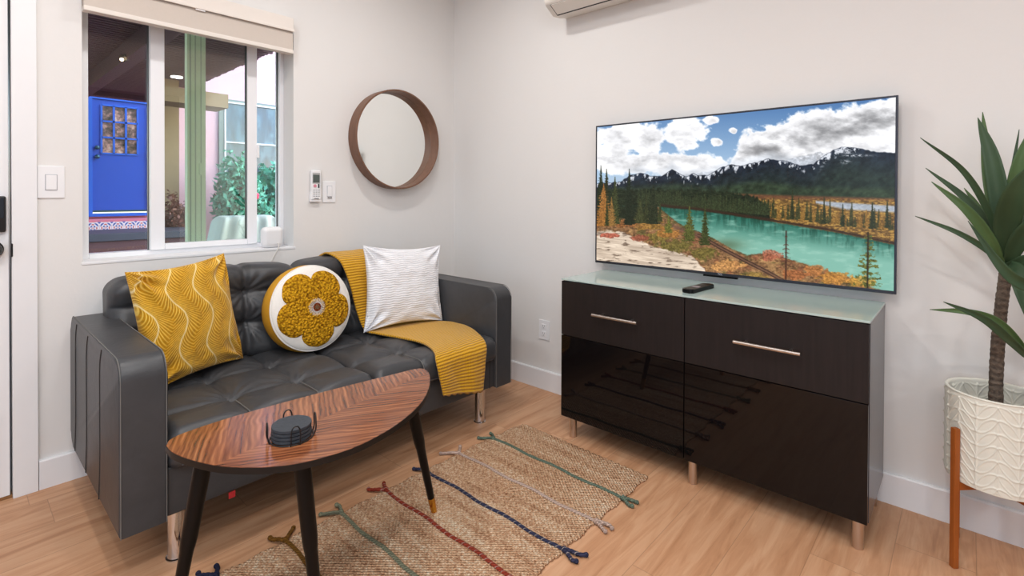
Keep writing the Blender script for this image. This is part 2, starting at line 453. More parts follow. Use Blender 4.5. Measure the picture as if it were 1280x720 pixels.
# ------------------------------------------------------------------ room shell
X0, Y0, H = -5.0, -6.0, 2.6
WX0, WX1, WZ0, WZ1 = -1.987, -1.126, .863, 1.99
struct(box('floor', X0, 0, Y0, 0, -.05, 0, M['floor']), 'light oak plank floor', 'floor')
struct(box('ceiling', X0 - .2, .2, Y0 - .2, .2, H, H + .1, M['ceil']), 'plain white ceiling', 'ceiling')
DX0, DX1 = -3.16, -2.192   # front door opening
struct(boxes('wall_left', [(WX1, .2, 0, .2, 0, H), (DX1, WX0, 0, .2, 0, H), (WX0, WX1, 0, .2, 0, WZ0), (WX0, WX1, 0, .2, WZ1, H),
       (DX0, DX1, 0, .2, 2.06, H), (X0 - .2, DX0, 0, .2, 0, H)], M['wall']), 'off-white wall with the window and round mirror', 'wall')
struct(box('wall_right', 0, .2, Y0 - .2, 0, 0, H, M['wall']), 'off-white wall behind the television', 'wall')
struct(box('wall_back', X0, 0, Y0 - .2, Y0, 0, H, M['wallfar']), 'taupe wall at the far back of the room', 'wall')
struct(box('wall_side', X0 - .2, X0, Y0 - .2, 0, 0, H, M['wallfar']), 'taupe wall at the side of the room', 'wall')
def base(name, pts, axis, a, b, lab):
    prof = [(0, 0), (-.015, 0), (-.015, .107), (-.011, .1125), (0, .1125)]
    struct(prism(name, prof, axis, a, b, M['trim']) if axis == 1 else prism(name, prof, 0, a, b, M['trim']), lab, 'baseboard')
base('baseboard_right', None, 1, -6.0, -.015, 'white baseboard below the television wall')
base('baseboard_left', None, 0, -2.12, 0, 'white baseboard below the window wall')
# door casing
struct(box('trim_1', -2.192, -2.122, -.018, .0, 0, 2.13, M['trim'], bev=.002), 'white flat door casing beside the front door', 'trim')
struct(box('trim_2', DX0, -2.192, -.018, .0, 2.06, 2.13, M['trim'], bev=.002), 'white flat head casing over the front door', 'trim')
struct(box('trim_3', DX0 - .07, DX0, -.018, 0, 0, 2.13, M['trim'], bev=.002), 'white flat door casing on the far side of the front door', 'trim')
d1 = empty('door_1', (-2.68, .02, 0)); struct(d1, 'white front door with black keypad lock and round knob', 'door')
box('door_leaf', DX0 + .008, -2.199, -.002, .042, .012, 2.05, M['trim'], d1, bev=.002)
box('door_gap_shade', -2.1935, -2.1921, .03, .2, 0, 2.06, M['black'], d1)  # thin black sheet put in for the shade inside the door gap
box('threshold', DX0, -2.192, .0, .12, .0, .011, simple('threshold_bronze', (150, 110, 70), .4, .3), d1, bev=.002)
lk = box('keypad_lock', -2.278, -2.207, -.026, -.002, .998, 1.131, M['black'], d1, bev=.006)
box('keypad_face', -2.272, -2.213, -.029, -.026, 1.05, 1.124, simple('keypad_glass', (40, 46, 54), .15), lk, bev=.001)
kn = bmesh.new()
bmesh.ops.create_uvsphere(kn, u_segments=24, v_segments=16, radius=.028, matrix=Matrix.Translation((-2.245, -.056, .935)))
bm_tube(kn, [(-2.245, -.002, .935), (-2.245, -.008, .935), (-2.245, -.009, .935), (-2.245, -.05, .935)], [.033, .033, .012, .012], 24)
from_bm('door_knob', kn, M['black'], d1, False, 40)
box('strike_plate', -2.1955, -2.189, -.022, -.004, .905, .955, M['black'], d1, bev=.003)

# window ----------------------------------------------------------
w1 = empty('window_1', (-1.556, .12, WZ0)); struct(w1, 'white vinyl sliding window with three lites above the sofa', 'window')
yf0, yf1 = .114, .17
boxes('window_frame', [(WX0, -1.951, yf0, yf1, WZ0, WZ1), (-1.149, WX1, yf0, yf1, WZ0, WZ1), (-1.951, -1.149, yf0, yf1, WZ0, .884), (-1.951, -1.149, yf0, yf1, 1.955, WZ1)], M['vinyl'], w1, bev=.003)
sash = boxes('sliding_sash', [(-1.735, -1.680, .100, .135, .884, 1.955), (-1.319, -1.271, .100, .135, .884, 1.955), (-1.680, -1.319, .100, .135, .884, .911), (-1.680, -1.319, .100, .135, 1.93, 1.955)], M['vinyl'], w1, bev=.003)
boxes('sash_gasket', [(-1.951, -1.9485, .137, .15, .884, 1.955), (-1.7375, -1.735, .128, .15, .884, 1.955), (-1.3215, -1.319, .108, .13, .911, 1.93), (-1.1515, -1.149, .135, .15, .884, 1.955)], M['darkgrey'], w1)
box('window_pane', -1.951, -1.735, .146, .149, .884, 1.955, M['glass'], w1)
box('window_pane', -1.271, -1.149, .146, .149, .884, 1.955, M['glass'], w1)
box('sash_pane', -1.680, -1.319, .118, .121, .911, 1.93, M['glass2'], sash)
box('sash_latch', -1.274, -1.262, .092, .102, 1.33, 1.40, M['plastic'], w1, bev=.003)
struct(box('trim_4', WX0 - .004, WX1 + .012, -.003, yf0, WZ0 - .012, WZ0 + .001, M['trim'], bev=.003), 'white window stool under the sliding window', 'trim')

# roller blind
rb = empty('roller_blind', (-1.56, -.03, 1.87), 'beige roller blind rolled up at the head of the sliding window', 'blind')
box('cassette', -1.990, -1.150, -.060, -.002, 1.985, 2.052, M['blindrail'], rb, bev=.006)
box('cassette_lip', -1.990, -1.150, -.066, -.058, 1.978, 1.992, M['blindrail'], rb, bev=.002)
box('gap_strip', -1.988, -1.152, -.059, -.030, 1.981, 1.986, M['darkgrey'], rb)
box('blind_fabric', -1.988, -1.152, -.052, -.018, 1.885, 1.981, M['blind'], rb, bev=.002)
box('bottom_rail', -1.989, -1.151, -.057, -.014, 1.868, 1.888, M['blindrail'], rb, bev=.003)
box('clip', -1.60, -1.56, -.062, -.056, 1.972, 1.986, M['plastic'], rb, bev=.002)

# ------------------------------------------------------------------ wall items
def switch(name, x0, x1, z0, z1, rx, rw, rz0, rz1, label):
    t = empty(name, ((x0 + x1) / 2, 0, z0), label, 'light switch')
    box('cover_plate', x0, x1, -.006, 0, z0, z1, M['plastic'], t, bev=.0025)
    box('rocker', rx - rw / 2, rx + rw / 2, -.010, -.004, rz0, rz1, M['plastic'], t, bev=.002)
    boxes('rocker_outline', [(rx - rw / 2 - .002, rx + rw / 2 + .002, -.0066, -.005, rz1, rz1 + .002), (rx - rw / 2 - .002, rx + rw / 2 + .002, -.0066, -.005, rz0 - .002, rz0),
                             (rx - rw / 2 - .002, rx - rw / 2, -.0066, -.005, rz0, rz1), (rx + rw / 2, rx + rw / 2 + .002, -.0066, -.005, rz0, rz1)], simple('outline_grey', (170, 170, 178), .6), t)
    return t
switch('light_switch', -2.121, -2.041, 1.123, 1.248, -2.081, .032, 1.155, 1.213, 'wide white light switch plate between door casing and window')
t2 = switch('light_switch', -.965, -.887, 1.096, 1.214, -.925, .026, 1.13, 1.188, 'white light switch right of the wall remote, below the mirror')
box('indicator', -.937, -.913, -.011, -.009, 1.121, 1.125, M['darkgrey'], t2)
# wall remote in its holder
rc = empty('wall_remote', (-1.01, 0, 1.10), 'white air conditioner remote with small grey display on the wall', 'remote control')
box('remote_body', -1.040, -.984, -.026, -.006, 1.112, 1.272, M['plastic'], rc, bev=.005, seg=3)
box('holder', -1.043, -.981, -.022, 0, 1.100, 1.155, M['plastic'], rc, bev=.004)
box('display', -1.031, -.994, -.0275, -.0255, 1.205, 1.248, simple('lcd', (84, 92, 88), .3), rc, bev=.001)
box('display_bezel', -1.034, -.991, -.0268, -.0255, 1.199, 1.258, simple('lcd_bezel', (176, 176, 176), .4), rc, bev=.001)
bm = bmesh.new(); bm_tube(bm, [(-1.020, -.026, 1.187), (-1.020, -.0285, 1.187)], .0085, 20)
from_bm('power_button', bm, simple('pink_button', (216, 140, 156), .4), rc, False, 40)
box('mode_button', -1.003, -.995, -.0285, -.0255, 1.176, 1.198, M['darkgrey'], rc, bev=.001)
boxes('small_buttons', [(-1.029 + i * .014, -1.021 + i * .014, -.0272, -.0255, 1.163 - j * .011, 1.166 - j * .011) for i in range(3) for j in range(4)], simple('button_grey', (120, 124, 130), .5), rc)
box('maker_mark', -1.024, -.998, -.0272, -.0255, 1.117, 1.120, M['darkgrey'], rc)
# outlet
ol = empty('wall_outlet', (0, -.807, .292), 'white duplex power outlet on the wall between sofa and cabinet', 'power outlet')
box('outlet_plate', -.006, 0, -.845, -.768, .290, .405, M['plastic'], ol, bev=.0025)
for zc in (.326, .369):
    o = box('socket', -.009, -.004, -.823, -.790, zc - .014, zc + .014, M['plastic'], ol, bev=.003)
    boxes('socket_slots', [(-.0095, -.0088, -.8135, -.8115, zc - .002, zc + .009), (-.0095, -.0088, -.8015, -.7995, zc - .002, zc + .009), (-.0095, -.0088, -.809, -.804, zc - .010, zc - .006)], simple('slot_grey', (120, 122, 130), .6), o)

# mirror
mr = empty('round_mirror', (-.507, 0, 1.18), 'round mirror in a deep walnut hoop frame on the wall', 'mirror')
mc = (-.507, 1.477)
def ring_profile(name, prof, mat, parent, seg=128):
    V = np.zeros((len(prof), seg, 3))
    for i, (r, y) in enumerate(prof):
        for k in range(seg):
            a = 2 * PI * k / seg; V[i, k] = (mc[0] + r * math.cos(a), y, mc[1] + r * math.sin(a))
    return grid_mesh(name, V, mat, parent, closed=True)
o = ring_profile('hoop_frame', [(.293, 0), (.302, -.004), (.302, -.084), (.3005, -.086), (.2935, -.086), (.292, -.084), (.291, -.020), (.288, -.016), (.288, 0)], M['mirrorframe'], mr)
o.data.set_sharp_from_angle(angle=math.radians(35))
bm = bmesh.new(); bmesh.ops.create_circle(bm, cap_ends=True, segments=128, radius=.292, matrix=Matrix.Translation((mc[0], -.018, mc[1])) @ Matrix.Rotation(PI / 2, 4, 'X'))
from_bm('mirror_glass', bm, M['mirror'], mr)

# air conditioner
ac = empty('air_conditioner', (-.1, -1.38, 2.14), 'white wall-mounted split air conditioner high above the television', 'air conditioner')
AY0, AY1 = -1.80, -.955
prof = [(0, 2.142), (-.06, 2.128), (-.125, 2.118), (-.195, 2.158), (-.212, 2.19), (-.212, 2.40), (-.19, 2.425), (0, 2.43)]
prism('unit_body', prof, 1, AY0, AY1, M['plasticw'], ac, bev=.006)
def on(p, q, f): return (p[0] + (q[0] - p[0]) * f, p[1] + (q[1] - p[1]) * f)
# louvre flap lying on the sloped underside with a dark slot around it
A = (-.125, 2.118); B = (-.195, 2.158); nx, nz = -.496, -.868
def off(p, d): return (p[0] + nx * d, p[1] + nz * d)
prism('air_slot', [off(on(A, B, .02), .0015), off(on(A, B, 1.0), .0015), off(on(A, B, 1.0), .0), off(on(A, B, .02), 0)], 1, AY0 + .04, AY1 - .032, M['black'], ac)
prism('louvre_flap', [off(on(A, B, .13), .004), off(on(A, B, 1.0), .004), off(on(A, B, 1.0), .001), off(on(A, B, .13), .001)], 1, AY0 + .045, AY1 - .038, M['plasticw'], ac)

# ------------------------------------------------------------------ sofa
sf = empty('sofa', (-1.2, -.46, 0), 'grey tufted leather two-seat sofa with chrome legs under the window', 'sofa')
SX0, SX1, SF, SB = -2.03, -.375, -.882, -.035
def arm_profile():
    pts = []
    def arc(cy, cz, r, a0, a1, n=7):
        for i in range(n):
            a = math.radians(a0 + (a1 - a0) * i / (n - 1)); pts.append((cy + r * math.cos(a), cz + r * math.sin(a)))
    pts.append((SF, .160))
    arc(SF + .062, .603, .062, 180, 90)
    arc(SB - .06, .605, .06, 90, 0)
    arc(SB - .05, .21, .05, 0, -90)
    return pts
ap = arm_profile()
for (a, b) in ((SX0, SX0 + .118), (SX1 - .118, SX1)):
    arm = prism('armrest', ap, 0, a, b, M['leather'], sf, bev=.010, seg=4, sharp=50)
    md = arm.modifiers.new('sub', 'SUBSURF'); md.levels = 0; md.render_levels = 0
    for xx in (a + .0035, b - .0035):
        sg = 1 if xx > (a + b) / 2 else -1
        loop = [(xx, p[0] + (-.0012 if p[0] < -.5 else .001), p[1]) for p in ap]
        loop = [(xx, y + (.002 if False else 0), z + (.0015 if z > .5 else 0)) for _, y, z in loop[:15]]
        tube('piping', loop, .0013, M['stitch'], arm, 6)
    outer = a if a == SX0 else b
    for y in (-.16, -.385, -.615):
        sx = outer + (-.0004 if outer == a else .0004)
        pts = catmull([(sx, y + .02, .163), (sx, y, .3), (sx, y, .5), (sx, y - .004, .60), (sx, y - .03, .652)], 16)
        tube('seam', pts, .0022, M['seam'], arm, 6)
box('front_rail', SX0 + .117, SX1 - .117, SF + .012, SF + .055, .165, .315, M['leather'], sf, bev=.008, seg=3)
box('seat_base', SX0 + .1, SX1 - .1, SF + .05, SB - .02, .175, .30, M['leather'], sf, bev=.004)
box('back_frame', SX0 + .1, SX1 - .1, SB - .10, SB, .175, .64, M['leather'], sf, bev=.02, seg=3)
tube('seam', [(SX1 - .150, SF + .0105, .167), (SX1 - .150, SF + .0105, .31)], .003, M['seam'], sf, 6)
for (x, y) in ((-1.872, -.812), (-.560, -.835), (-1.872, -.10), (-.560, -.10)):
    lathe('leg', [(0, 0), (.030, 0), (.030, .004), (.0255, .006), (.0245, .010), (.0245, .168), (0, .168)], (x, y, 0), M['chrome'], sf, 28)
box('red_tag', -1.742, -1.722, SF + .006, SF + .009, .148, .168, simple('red_fabric_tag', (190, 40, 45), .7), sf)

def seat_cushion(x0, x1):
    W = x1 - x0; cols = 3
    def disp(Pw, V):
        u = (Pw[:, 0] - x0) / W; v = (Pw[:, 1] + .905) / .70
        top = np.clip((V[:, 2] - .55) / .45, 0, 1)
        cu = np.abs(np.sin(PI * u * cols)); ym = np.array([-.70, -.455])
        dy = np.min(np.abs(Pw[:, 1][:, None] - ym[None, :]), axis=1)
        colx = np.array([x0 + W / 3, x0 + 2 * W / 3]); dx = np.min(np.abs(Pw[:, 0][:, None] - colx[None, :]), axis=1)
        wob = fbm(Pw[:, 0] * 9 + 3, Pw[:, 1] * 9, 3, 4) - .5
        dx2 = np.abs(dx + wob * .02); dy2 = np.abs(dy + wob * .025)
        fr = np.clip((Pw[:, 1] + .905) / .05, 0, 1)
        crease = .010 * np.exp(-(dx2 / .012) ** 2) * (.35 + .65 * fr) + .011 * np.exp(-(dy2 / .014) ** 2)
        knot = .016 * np.exp(-((dx / .035) ** 2 + (dy / .035) ** 2))
        puff = .012 * (1 - np.exp(-(dx / .05) ** 2)) * (1 - np.exp(-(dy / .06) ** 2))
        edge = .010 * np.exp(-(np.minimum(u, 1 - u) * W / .03) ** 2)
        rad = .004 * np.sin(np.arctan2(dy + 1e-6, dx + 1e-6) * 14) * np.exp(-(np.hypot(dx, dy) / .09) ** 2)
        Pn = Pw.copy()
        Pn[:, 2] += top * (puff - crease - knot - edge + rad)
        frontm = np.clip(1 - V[:, 1] / .08, 0, 1) * np.clip(V[:, 2] / .3, 0, 1)
        Pn[:, 1] += frontm * (.006 * np.exp(-(dx / .012) ** 2) - .010 * np.sin(PI * np.clip(V[:, 2], 0, 1)))
        return Pn
    o = roundbox('seat_cushion', (x0, -.895, .300), (x1, -.20, .418), .034, (110, 100, 16), M['leather'], sf, disp)
    for xx in (x0 + W / 3, x0 + 2 * W / 3):
        tube('stitch_line', catmull([(xx, -.74, .4155), (xx, -.84, .416), (xx, -.878, .411), (xx, -.900, .385), (xx, -.9035, .345)], 14), .0016, M['stitch'], o, 5)
    zz = .322
    tube('piping', [(x0 + .03, -.897, zz), (x0 + W / 2, -.900, zz), (x1 - .03, -.897, zz)], .0035, M['leather'], o, 6)
seat_cushion(-1.911, -1.203); seat_cushion(-1.199, -.494)

def back_cushion(x0, x1):
    W = x1 - x0
    def disp(Pw, V):
        front = np.clip(1 - V[:, 1] / .5, 0, 1)
        rows = np.array([.56, .70]); cx = np.array([x0 + W * .333, x0 + W * .667])
        dz = np.min(np.abs(Pw[:, 2][:, None] - rows[None, :]), axis=1); dx = np.min(np.abs(Pw[:, 0][:, None] - cx[None, :]), axis=1)
        wob = fbm(Pw[:, 0] * 9 + 13, Pw[:, 2] * 9, 3, 9) - .5
        cre = .014 * np.exp(-((dx + wob * .02) / .013) ** 2) + .014 * np.exp(-((dz + wob * .02) / .013) ** 2)
        knot = .022 * np.exp(-((dx / .04) ** 2 + (dz / .04) ** 2))
        puff = .026 * (1 - np.exp(-(dx / .06) ** 2)) * (1 - np.exp(-(dz / .06) ** 2))
        rad = .005 * np.sin(np.arctan2(dz + 1e-6, dx + 1e-6) * 12) * np.exp(-(np.hypot(dx, dz) / .1) ** 2)
        Pn = Pw.copy()
        Pn[:, 1] -= front * (puff - cre - knot + rad)
        h = (Pw[:, 2] - .40) / .42
        Pn[:, 1] += .045 * np.clip(h, 0, 1)          # lean back
        u = (Pw[:, 0] - x0) / W
        Pn[:, 2] += np.clip(h - .75, 0, 1) * 4 * (.010 * np.sin(PI * u) - .016 * (np.abs(2 * u - 1) ** 5))
        Pn[:, 2] -= np.clip(h - .8, 0, 1) * 5 * .009 * np.exp(-(dx / .02) ** 2)
        return Pn
    o = roundbox('back_cushion', (x0, -.285, .405), (x1, -.115, .812), .055, (90, 26, 60), M['leather'], sf, disp)
    return o
back_cushion(-1.945, -1.212); back_cushion(-1.208, -.478)

# ------------------------------------------------------------------ pillows
def pillow_arrays(TL, TR, BR, BL, T, N, c=.06, power=.5, wr=.004, seed=0, cur=None):
    TL, TR, BR, BL = [np.array(p, float) for p in (TL, TR, BR, BL)]
    g = np.linspace(-1, 1, N); g = np.sign(g) * (1 - (1 - np.abs(g)) ** 1.25)
    U, Vv = np.meshgrid(g, g)       # V=+1 top
    u = U * (1 - c * (1 - Vv ** 2) * np.abs(U) ** 3); v = Vv * (1 - c * (1 - U ** 2) * np.abs(Vv) ** 3)
    a = (u + 1) / 2; b = (v + 1) / 2
    Pt = ((BL[None, None] * (1 - a)[..., None] + BR * a[..., None]) * (1 - b)[..., None] + (TL * (1 - a)[..., None] + TR * a[..., None]) * b[..., None])
    n = np.cross(TR - BL, TL - BR); n /= np.linalg.norm(n)
    if n[1] > 0: n = -n
    prof = np.clip((1 - U ** 2) * (1 - Vv ** 2), 0, 1) ** power
    w = (fbm(U * 3 + 5, Vv * 3, 3, seed) - .5) * wr * 2 * np.clip(prof * 3, 0, 1)
    rad = np.zeros_like(U)
    for sx in (-1, 1):
        for sy in (-1, 1):
            du, dv = 1 - sx * U, 1 - sy * Vv; ang = np.arctan2(dv, du); rr = np.hypot(du, dv)
            rad += .006 * np.sin(ang * 11 + seed) * np.exp(-((rr - .3) / .28) ** 2) * np.clip(prof * 3, 0, 1)
    return Pt, n, T * prof, w + rad * wr / .004, U, Vv, n

def pillow(name, mat, parent, TL, TR, BR, BL, T, N, size, colfn=None, **kw):
    Pt, n, th, w, U, Vv, _ = pillow_arrays(TL, TR, BR, BL, T, N, **kw)
    F = Pt + n * (th + w)[..., None]; B = Pt - n * (th * .8)[..., None]
    idx = np.arange(N * N).reshape(N, N); idb = idx + N * N
    edge = np.zeros((N, N), bool); edge[0] = edge[-1] = True; edge[:, 0] = edge[:, -1] = True
    idb = np.where(edge, idx, idb)
    q = lambda i: np.stack([i[:-1, :-1], i[:-1, 1:], i[1:, 1:], i[1:, :-1]], -1).reshape(-1, 4)
    Fs = np.concatenate([q(idx), q(idb)[:, ::-1]])
    V = np.concatenate([F.reshape(-1, 3), B.reshape(-1, 3)])
    uv = np.stack([(U + 1) / 2 * size, (Vv + 1) / 2 * size], -1).reshape(-1, 2); uv = np.concatenate([uv, uv])
    col = None
    if colfn is not None:
        c = colfn((U + 1) / 2, (Vv + 1) / 2).reshape(-1, 4); col = np.concatenate([c, c])
    me = bpy.data.meshes.new(name)
    used = np.unique(Fs); remap = -np.ones(len(V), int); remap[used] = np.arange(len(used))
    return quad_mesh(name, V[used], remap[Fs], mat, parent, uv[used], None if col is None else col[used])

def pattern1(u, v):
    sp = .262; base = np.array([182, 128, 12]) / 255.; light = np.array([242, 204, 100]) / 255.; cream = np.array([244, 228, 188]) / 255.
    wave = .062 * np.sin(2 * PI * (v + .10) / .50) + .012 * np.sin(2 * PI * v / 1.1)
    x = (u - .06 - wave) / sp; k = np.round(x); d = (x - k) * sp
    line = np.exp(-(np.abs(d) / .0075) ** 2)
    s = np.abs(d) / sp * 2
    ph = 40 * v + 5.5 * (s + .005) ** .6
    ridge = np.clip(np.sin(2 * PI * ph) * 1.1 + .15, 0, 1) * np.clip(1.15 - s * .6, 0, 1)
    nz = fbm(u * 60, v * 60, 3, 2)
    col = base[None, None] * (.84 + .28 * nz)[..., None]
    col = col * (1 - ridge[..., None] * .85) + light * ridge[..., None] * .85
    col = col * (1 - line[..., None] * .85) + cream * line[..., None] * .85
    out = np.ones(col.shape[:2] + (4,)); out[..., :3] = srgb2lin(col); return out
o = pillow('throw_pillow', M['velvet'], None, (-1.930, -.425, .862), (-1.560, -.285, .888), (-1.500, -.335, .432), (-1.885, -.500, .426), .060, 340, .45, pattern1, c=.085, power=.40, wr=.007, seed=3)
tag(o, 'square mustard pillow with cream wavy feather lines leaning on the left armrest', 'pillow')
o = pillow('throw_pillow', M['whitefab'], None, (-.925, -.345, .880), (-.442, -.385, .850), (-.500, -.475, .437), (-.945, -.385, .440), .062, 150, .45, None, c=.105, power=.40, wr=.007, seed=8)
tag(o, 'square white ribbed pillow leaning in front of the knitted throw', 'pillow')

# round pillow
rp = empty('round_pillow', (-1.21, -.36, .425), 'round mustard pillow with a tufted five-petal flower on a white face', 'pillow')
tilt = math.radians(11); fn = Vector((.03, -math.cos(tilt), math.sin(tilt))).normalized()
fu = Vector((1, 0, 0)); fu = (fu - fn * fu.dot(fn)).normalized(); fvv = fn.cross(fu) * -1
if fvv.z < 0: fvv = -fvv
RC = Vector((-1.228, -.415, .620)); RR = .195
def rpt(a, b, c): return RC + fu * a + fvv * b + fn * c
def disc_grid(name, prof, mat, parent, seg=96):
    V = np.zeros((len(prof), seg, 3))
    for i, (r, c) in enumerate(prof):
        for k in range(seg):
            an = 2 * PI * k / seg; V[i, k] = rpt(r * math.cos(an), r * math.sin(an), c)
    return grid_mesh(name, V, mat, parent, closed=True, flip=True)
disc_grid('pillow_side', [(0.0005, -.120), (.10, -.122), (.165, -.112), (.188, -.098), (.197, -.07), (.199, -.045), (.197, -.02), (.1925, -.004), (.190, .001)], M['mustard'], rp)
disc_grid('pillow_face', [(.1915, -.003), (.1905, .001), (.184, .008), (.165, .016), (.13, .022), (.08, .026), (.03, .028), (.0005, .028)], M['cream'], rp)
disc_grid('piping', [(.1935, -.006), (.1955, -.0035), (.1945, .000), (.191, .001), (.189, -.002)], M['cream'], rp)
NR, NA = 70, 300
Vf = np.zeros((NR, NA, 3))
for i in range(NR):
    for k in range(NA):
        an = 2 * PI * k / NA; f = i / (NR - 1)
        rm = .124 + .054 * abs(math.sin(2.5 * (an - PI / 2 - .05))) ** .5 + .003 * mnoise.noise(Vector((math.cos(an) * 5, math.sin(an) * 5, 0)))
        r = .018 + (rm - .018) * f
        x, y = r * math.cos(an), r * math.sin(an)
        hbase = .029 - .021 * (r / .19) ** 2.5
        lump = .0050 * mnoise.noise(Vector((x * 120, y * 120, 0))) + .0035 * mnoise.noise(Vector((x * 240, y * 240, 4)))
        h = hbase + (.012 + lump) * min(1, (1 - f) * 9) ** .5 * min(1, .4 + f * 8)
        Vf[i, k] = rpt(x, y, h)
grid_mesh('flower', Vf, M['boucle'], rp, closed=True, flip=True)
Vc = np.zeros((10, 40, 3))
for i in range(10):
    for k in range(40):
        an = 2 * PI * k / 40; r = .031 * i / 9 + .0003; Vc[i, k] = rpt(r * math.cos(an), r * math.sin(an), .042 - .004 * (i / 9) ** 2 + .0015 * mnoise.noise(Vector((r * 300 * math.cos(an), r * 300 * math.sin(an), 1))))
grid_mesh('flower_center', Vc, M['rust'], rp, closed=True, flip=True)
bm = bmesh.new()
for k in range(34):
    an = 2 * PI * k / 34
    bm_tube(bm, [rpt(.019 * math.cos(an), .019 * math.sin(an), .0425), rpt(.034 * math.cos(an), .034 * math.sin(an), .0435), rpt(.040 * math.cos(an), .040 * math.sin(an), .0405)], .0010, 5)
from_bm('petal_stitches', bm, M['cream'], rp)
bm = bmesh.new()
for k in range(14):
    an = 2.4 * k; r = .0022 * math.sqrt(k) * 1.3
    bmesh.ops.create_icosphere(bm, subdivisions=1, radius=.0020, matrix=Matrix.Translation(rpt(r * math.cos(an), r * math.sin(an), .0435)))
from_bm('center_knots', bm, simple('olive_yarn', (120, 110, 80), .9), rp)

# ------------------------------------------------------------------ throw blanket
secs = [((-1.04, -.075, .60), (-.80, -.075, .60)), ((-1.04, -.085, .78), (-.80, -.085, .78)), ((-1.03, -.130, .826), (-.80, -.130, .826)), ((-1.02, -.185, .828), (-.80, -.185, .828)),
        ((-1.000, -.262, .79), (-.79, -.262, .79)), ((-.980, -.315, .68), (-.76, -.315, .68)), ((-.955, -.340, .54), (-.72, -.335, .54)), ((-.930, -.370, .452), (-.64, -.370, .452)),
        ((-.905, -.440, .438), (-.56, -.430, .438)), ((-.865, -.58, .436), (-.49, -.56, .438)), ((-.85, -.74, .438), (-.505, -.70, .438)), ((-.885, -.865, .434), (-.56, -.83, .434)),
        ((-.912, -.917, .405), (-.600, -.917, .408)), ((-.905, -.927, .34), (-.615, -.927, .33)), ((-.885, -.930, .250), (-.632, -.930, .195))]
NL, NW = 220, 46
Ls = catmull([s[0] for s in secs], NL); Rs = catmull([s[1] for s in secs], NL)
Vt = np.zeros((NL + 1, NW, 3)); uvt = np.zeros((NL + 1, NW, 2)); acc = 0
for i in range(NL + 1):
    if i: acc += np.linalg.norm((Ls[i] + Rs[i]) / 2 - (Ls[i - 1] + Rs[i - 1]) / 2)
    for j in range(NW):
        f = j / (NW - 1); p = Ls[i] * (1 - f) + Rs[i] * f
        w = .005 * mnoise.noise(Vector((f * 4, acc * 5, 2)))
        hang = max(0, min(1, (i / NL - .84) / .1))
        p = p + np.array([0, -.006 * hang * math.sin(f * 9 + 1) - abs(w) * hang, abs(w) * (1 - hang) * .7])
        if i == NL: p[2] += .003 * math.sin(f * 40)
        Vt[i, j] = p; uvt[i, j] = (f * .28, acc)
o = grid_mesh('throw_blanket', Vt, M['throw'], None, uvt)
md = o.modifiers.new('thick', 'SOLIDIFY'); md.thickness = .009; md.offset = 0
tag(o, 'mustard knitted throw draped over the sofa back and front seat edge', 'blanket')

# ------------------------------------------------------------------ coffee table
tb = empty('coffee_table', (-1.6, -1.28, 0), 'leaf-shaped walnut coffee table with three black tapered legs', 'table')
outl = [(-1.985, -1.155), (-1.965, -1.122), (-1.915, -1.105), (-1.79, -1.098), (-1.60, -1.110), (-1.42, -1.130), (-1.27, -1.150), (-1.215, -1.158), (-1.190, -1.175), (-1.192, -1.21),
        (-1.225, -1.265), (-1.285, -1.335), (-1.364, -1.405), (-1.457, -1.460), (-1.555, -1.497), (-1.66, -1.514), (-1.745, -1.503), (-1.81, -1.479), (-1.87, -1.433), (-1.925, -1.365), (-1.962, -1.285), (-1.983, -1.21)]
oc = catmull([(x, y, 0) for x, y in outl] + [(outl[0][0], outl[0][1], 0)], 160)[:-1]
oc = [(p[0], p[1]) for p in oc]
cx_, cy_ = -1.6, -1.29
def inset(poly, d): 
    out = []; n = len(poly)
    for i in range(n):
        a = np.array(poly[i - 2]); b = np.array(poly[(i + 2) % n]); t = b - a; t = t / np.linalg.norm(t); nn = np.array([t[1], -t[0]])
        c = np.array([cx_, cy_]) - np.array(poly[i]); nn = nn if nn.dot(c) > 0 else -nn
        out.append(tuple(np.array(poly[i]) + nn * d))
    return out
prism('tabletop', inset(oc, .0015), 2, .5012, .505, M['walnut'], tb)
prism('edge_rim', oc, 2, .489, .5042, simple('dark_table_edge', (22, 18, 17), .45, spec=.3), tb, bev=.003)
def tleg(top, foot):
    top, foot = Vector(top), Vector(foot); d = foot - top
    L = lambda f: top + d * f
    o = tube('leg', [L(0), L(.38), L(.42), L(.44), L(.86)], [.0205, .0185, .0170, .0155, .0120], M['blackgloss'], tb, 24)
    tube('brass_tip', [L(.86), L(.862), L(1)], [.0118, .0123, .0105], M['brass'], o, 24)
tleg((-1.33, -1.285, .485), (-1.187, -1.243, .0))
tleg((-1.928, -1.258, .490), (-2.012, -1.245, .0))
tleg((-1.768, -1.440, .485), (-1.748, -1.508, .0))

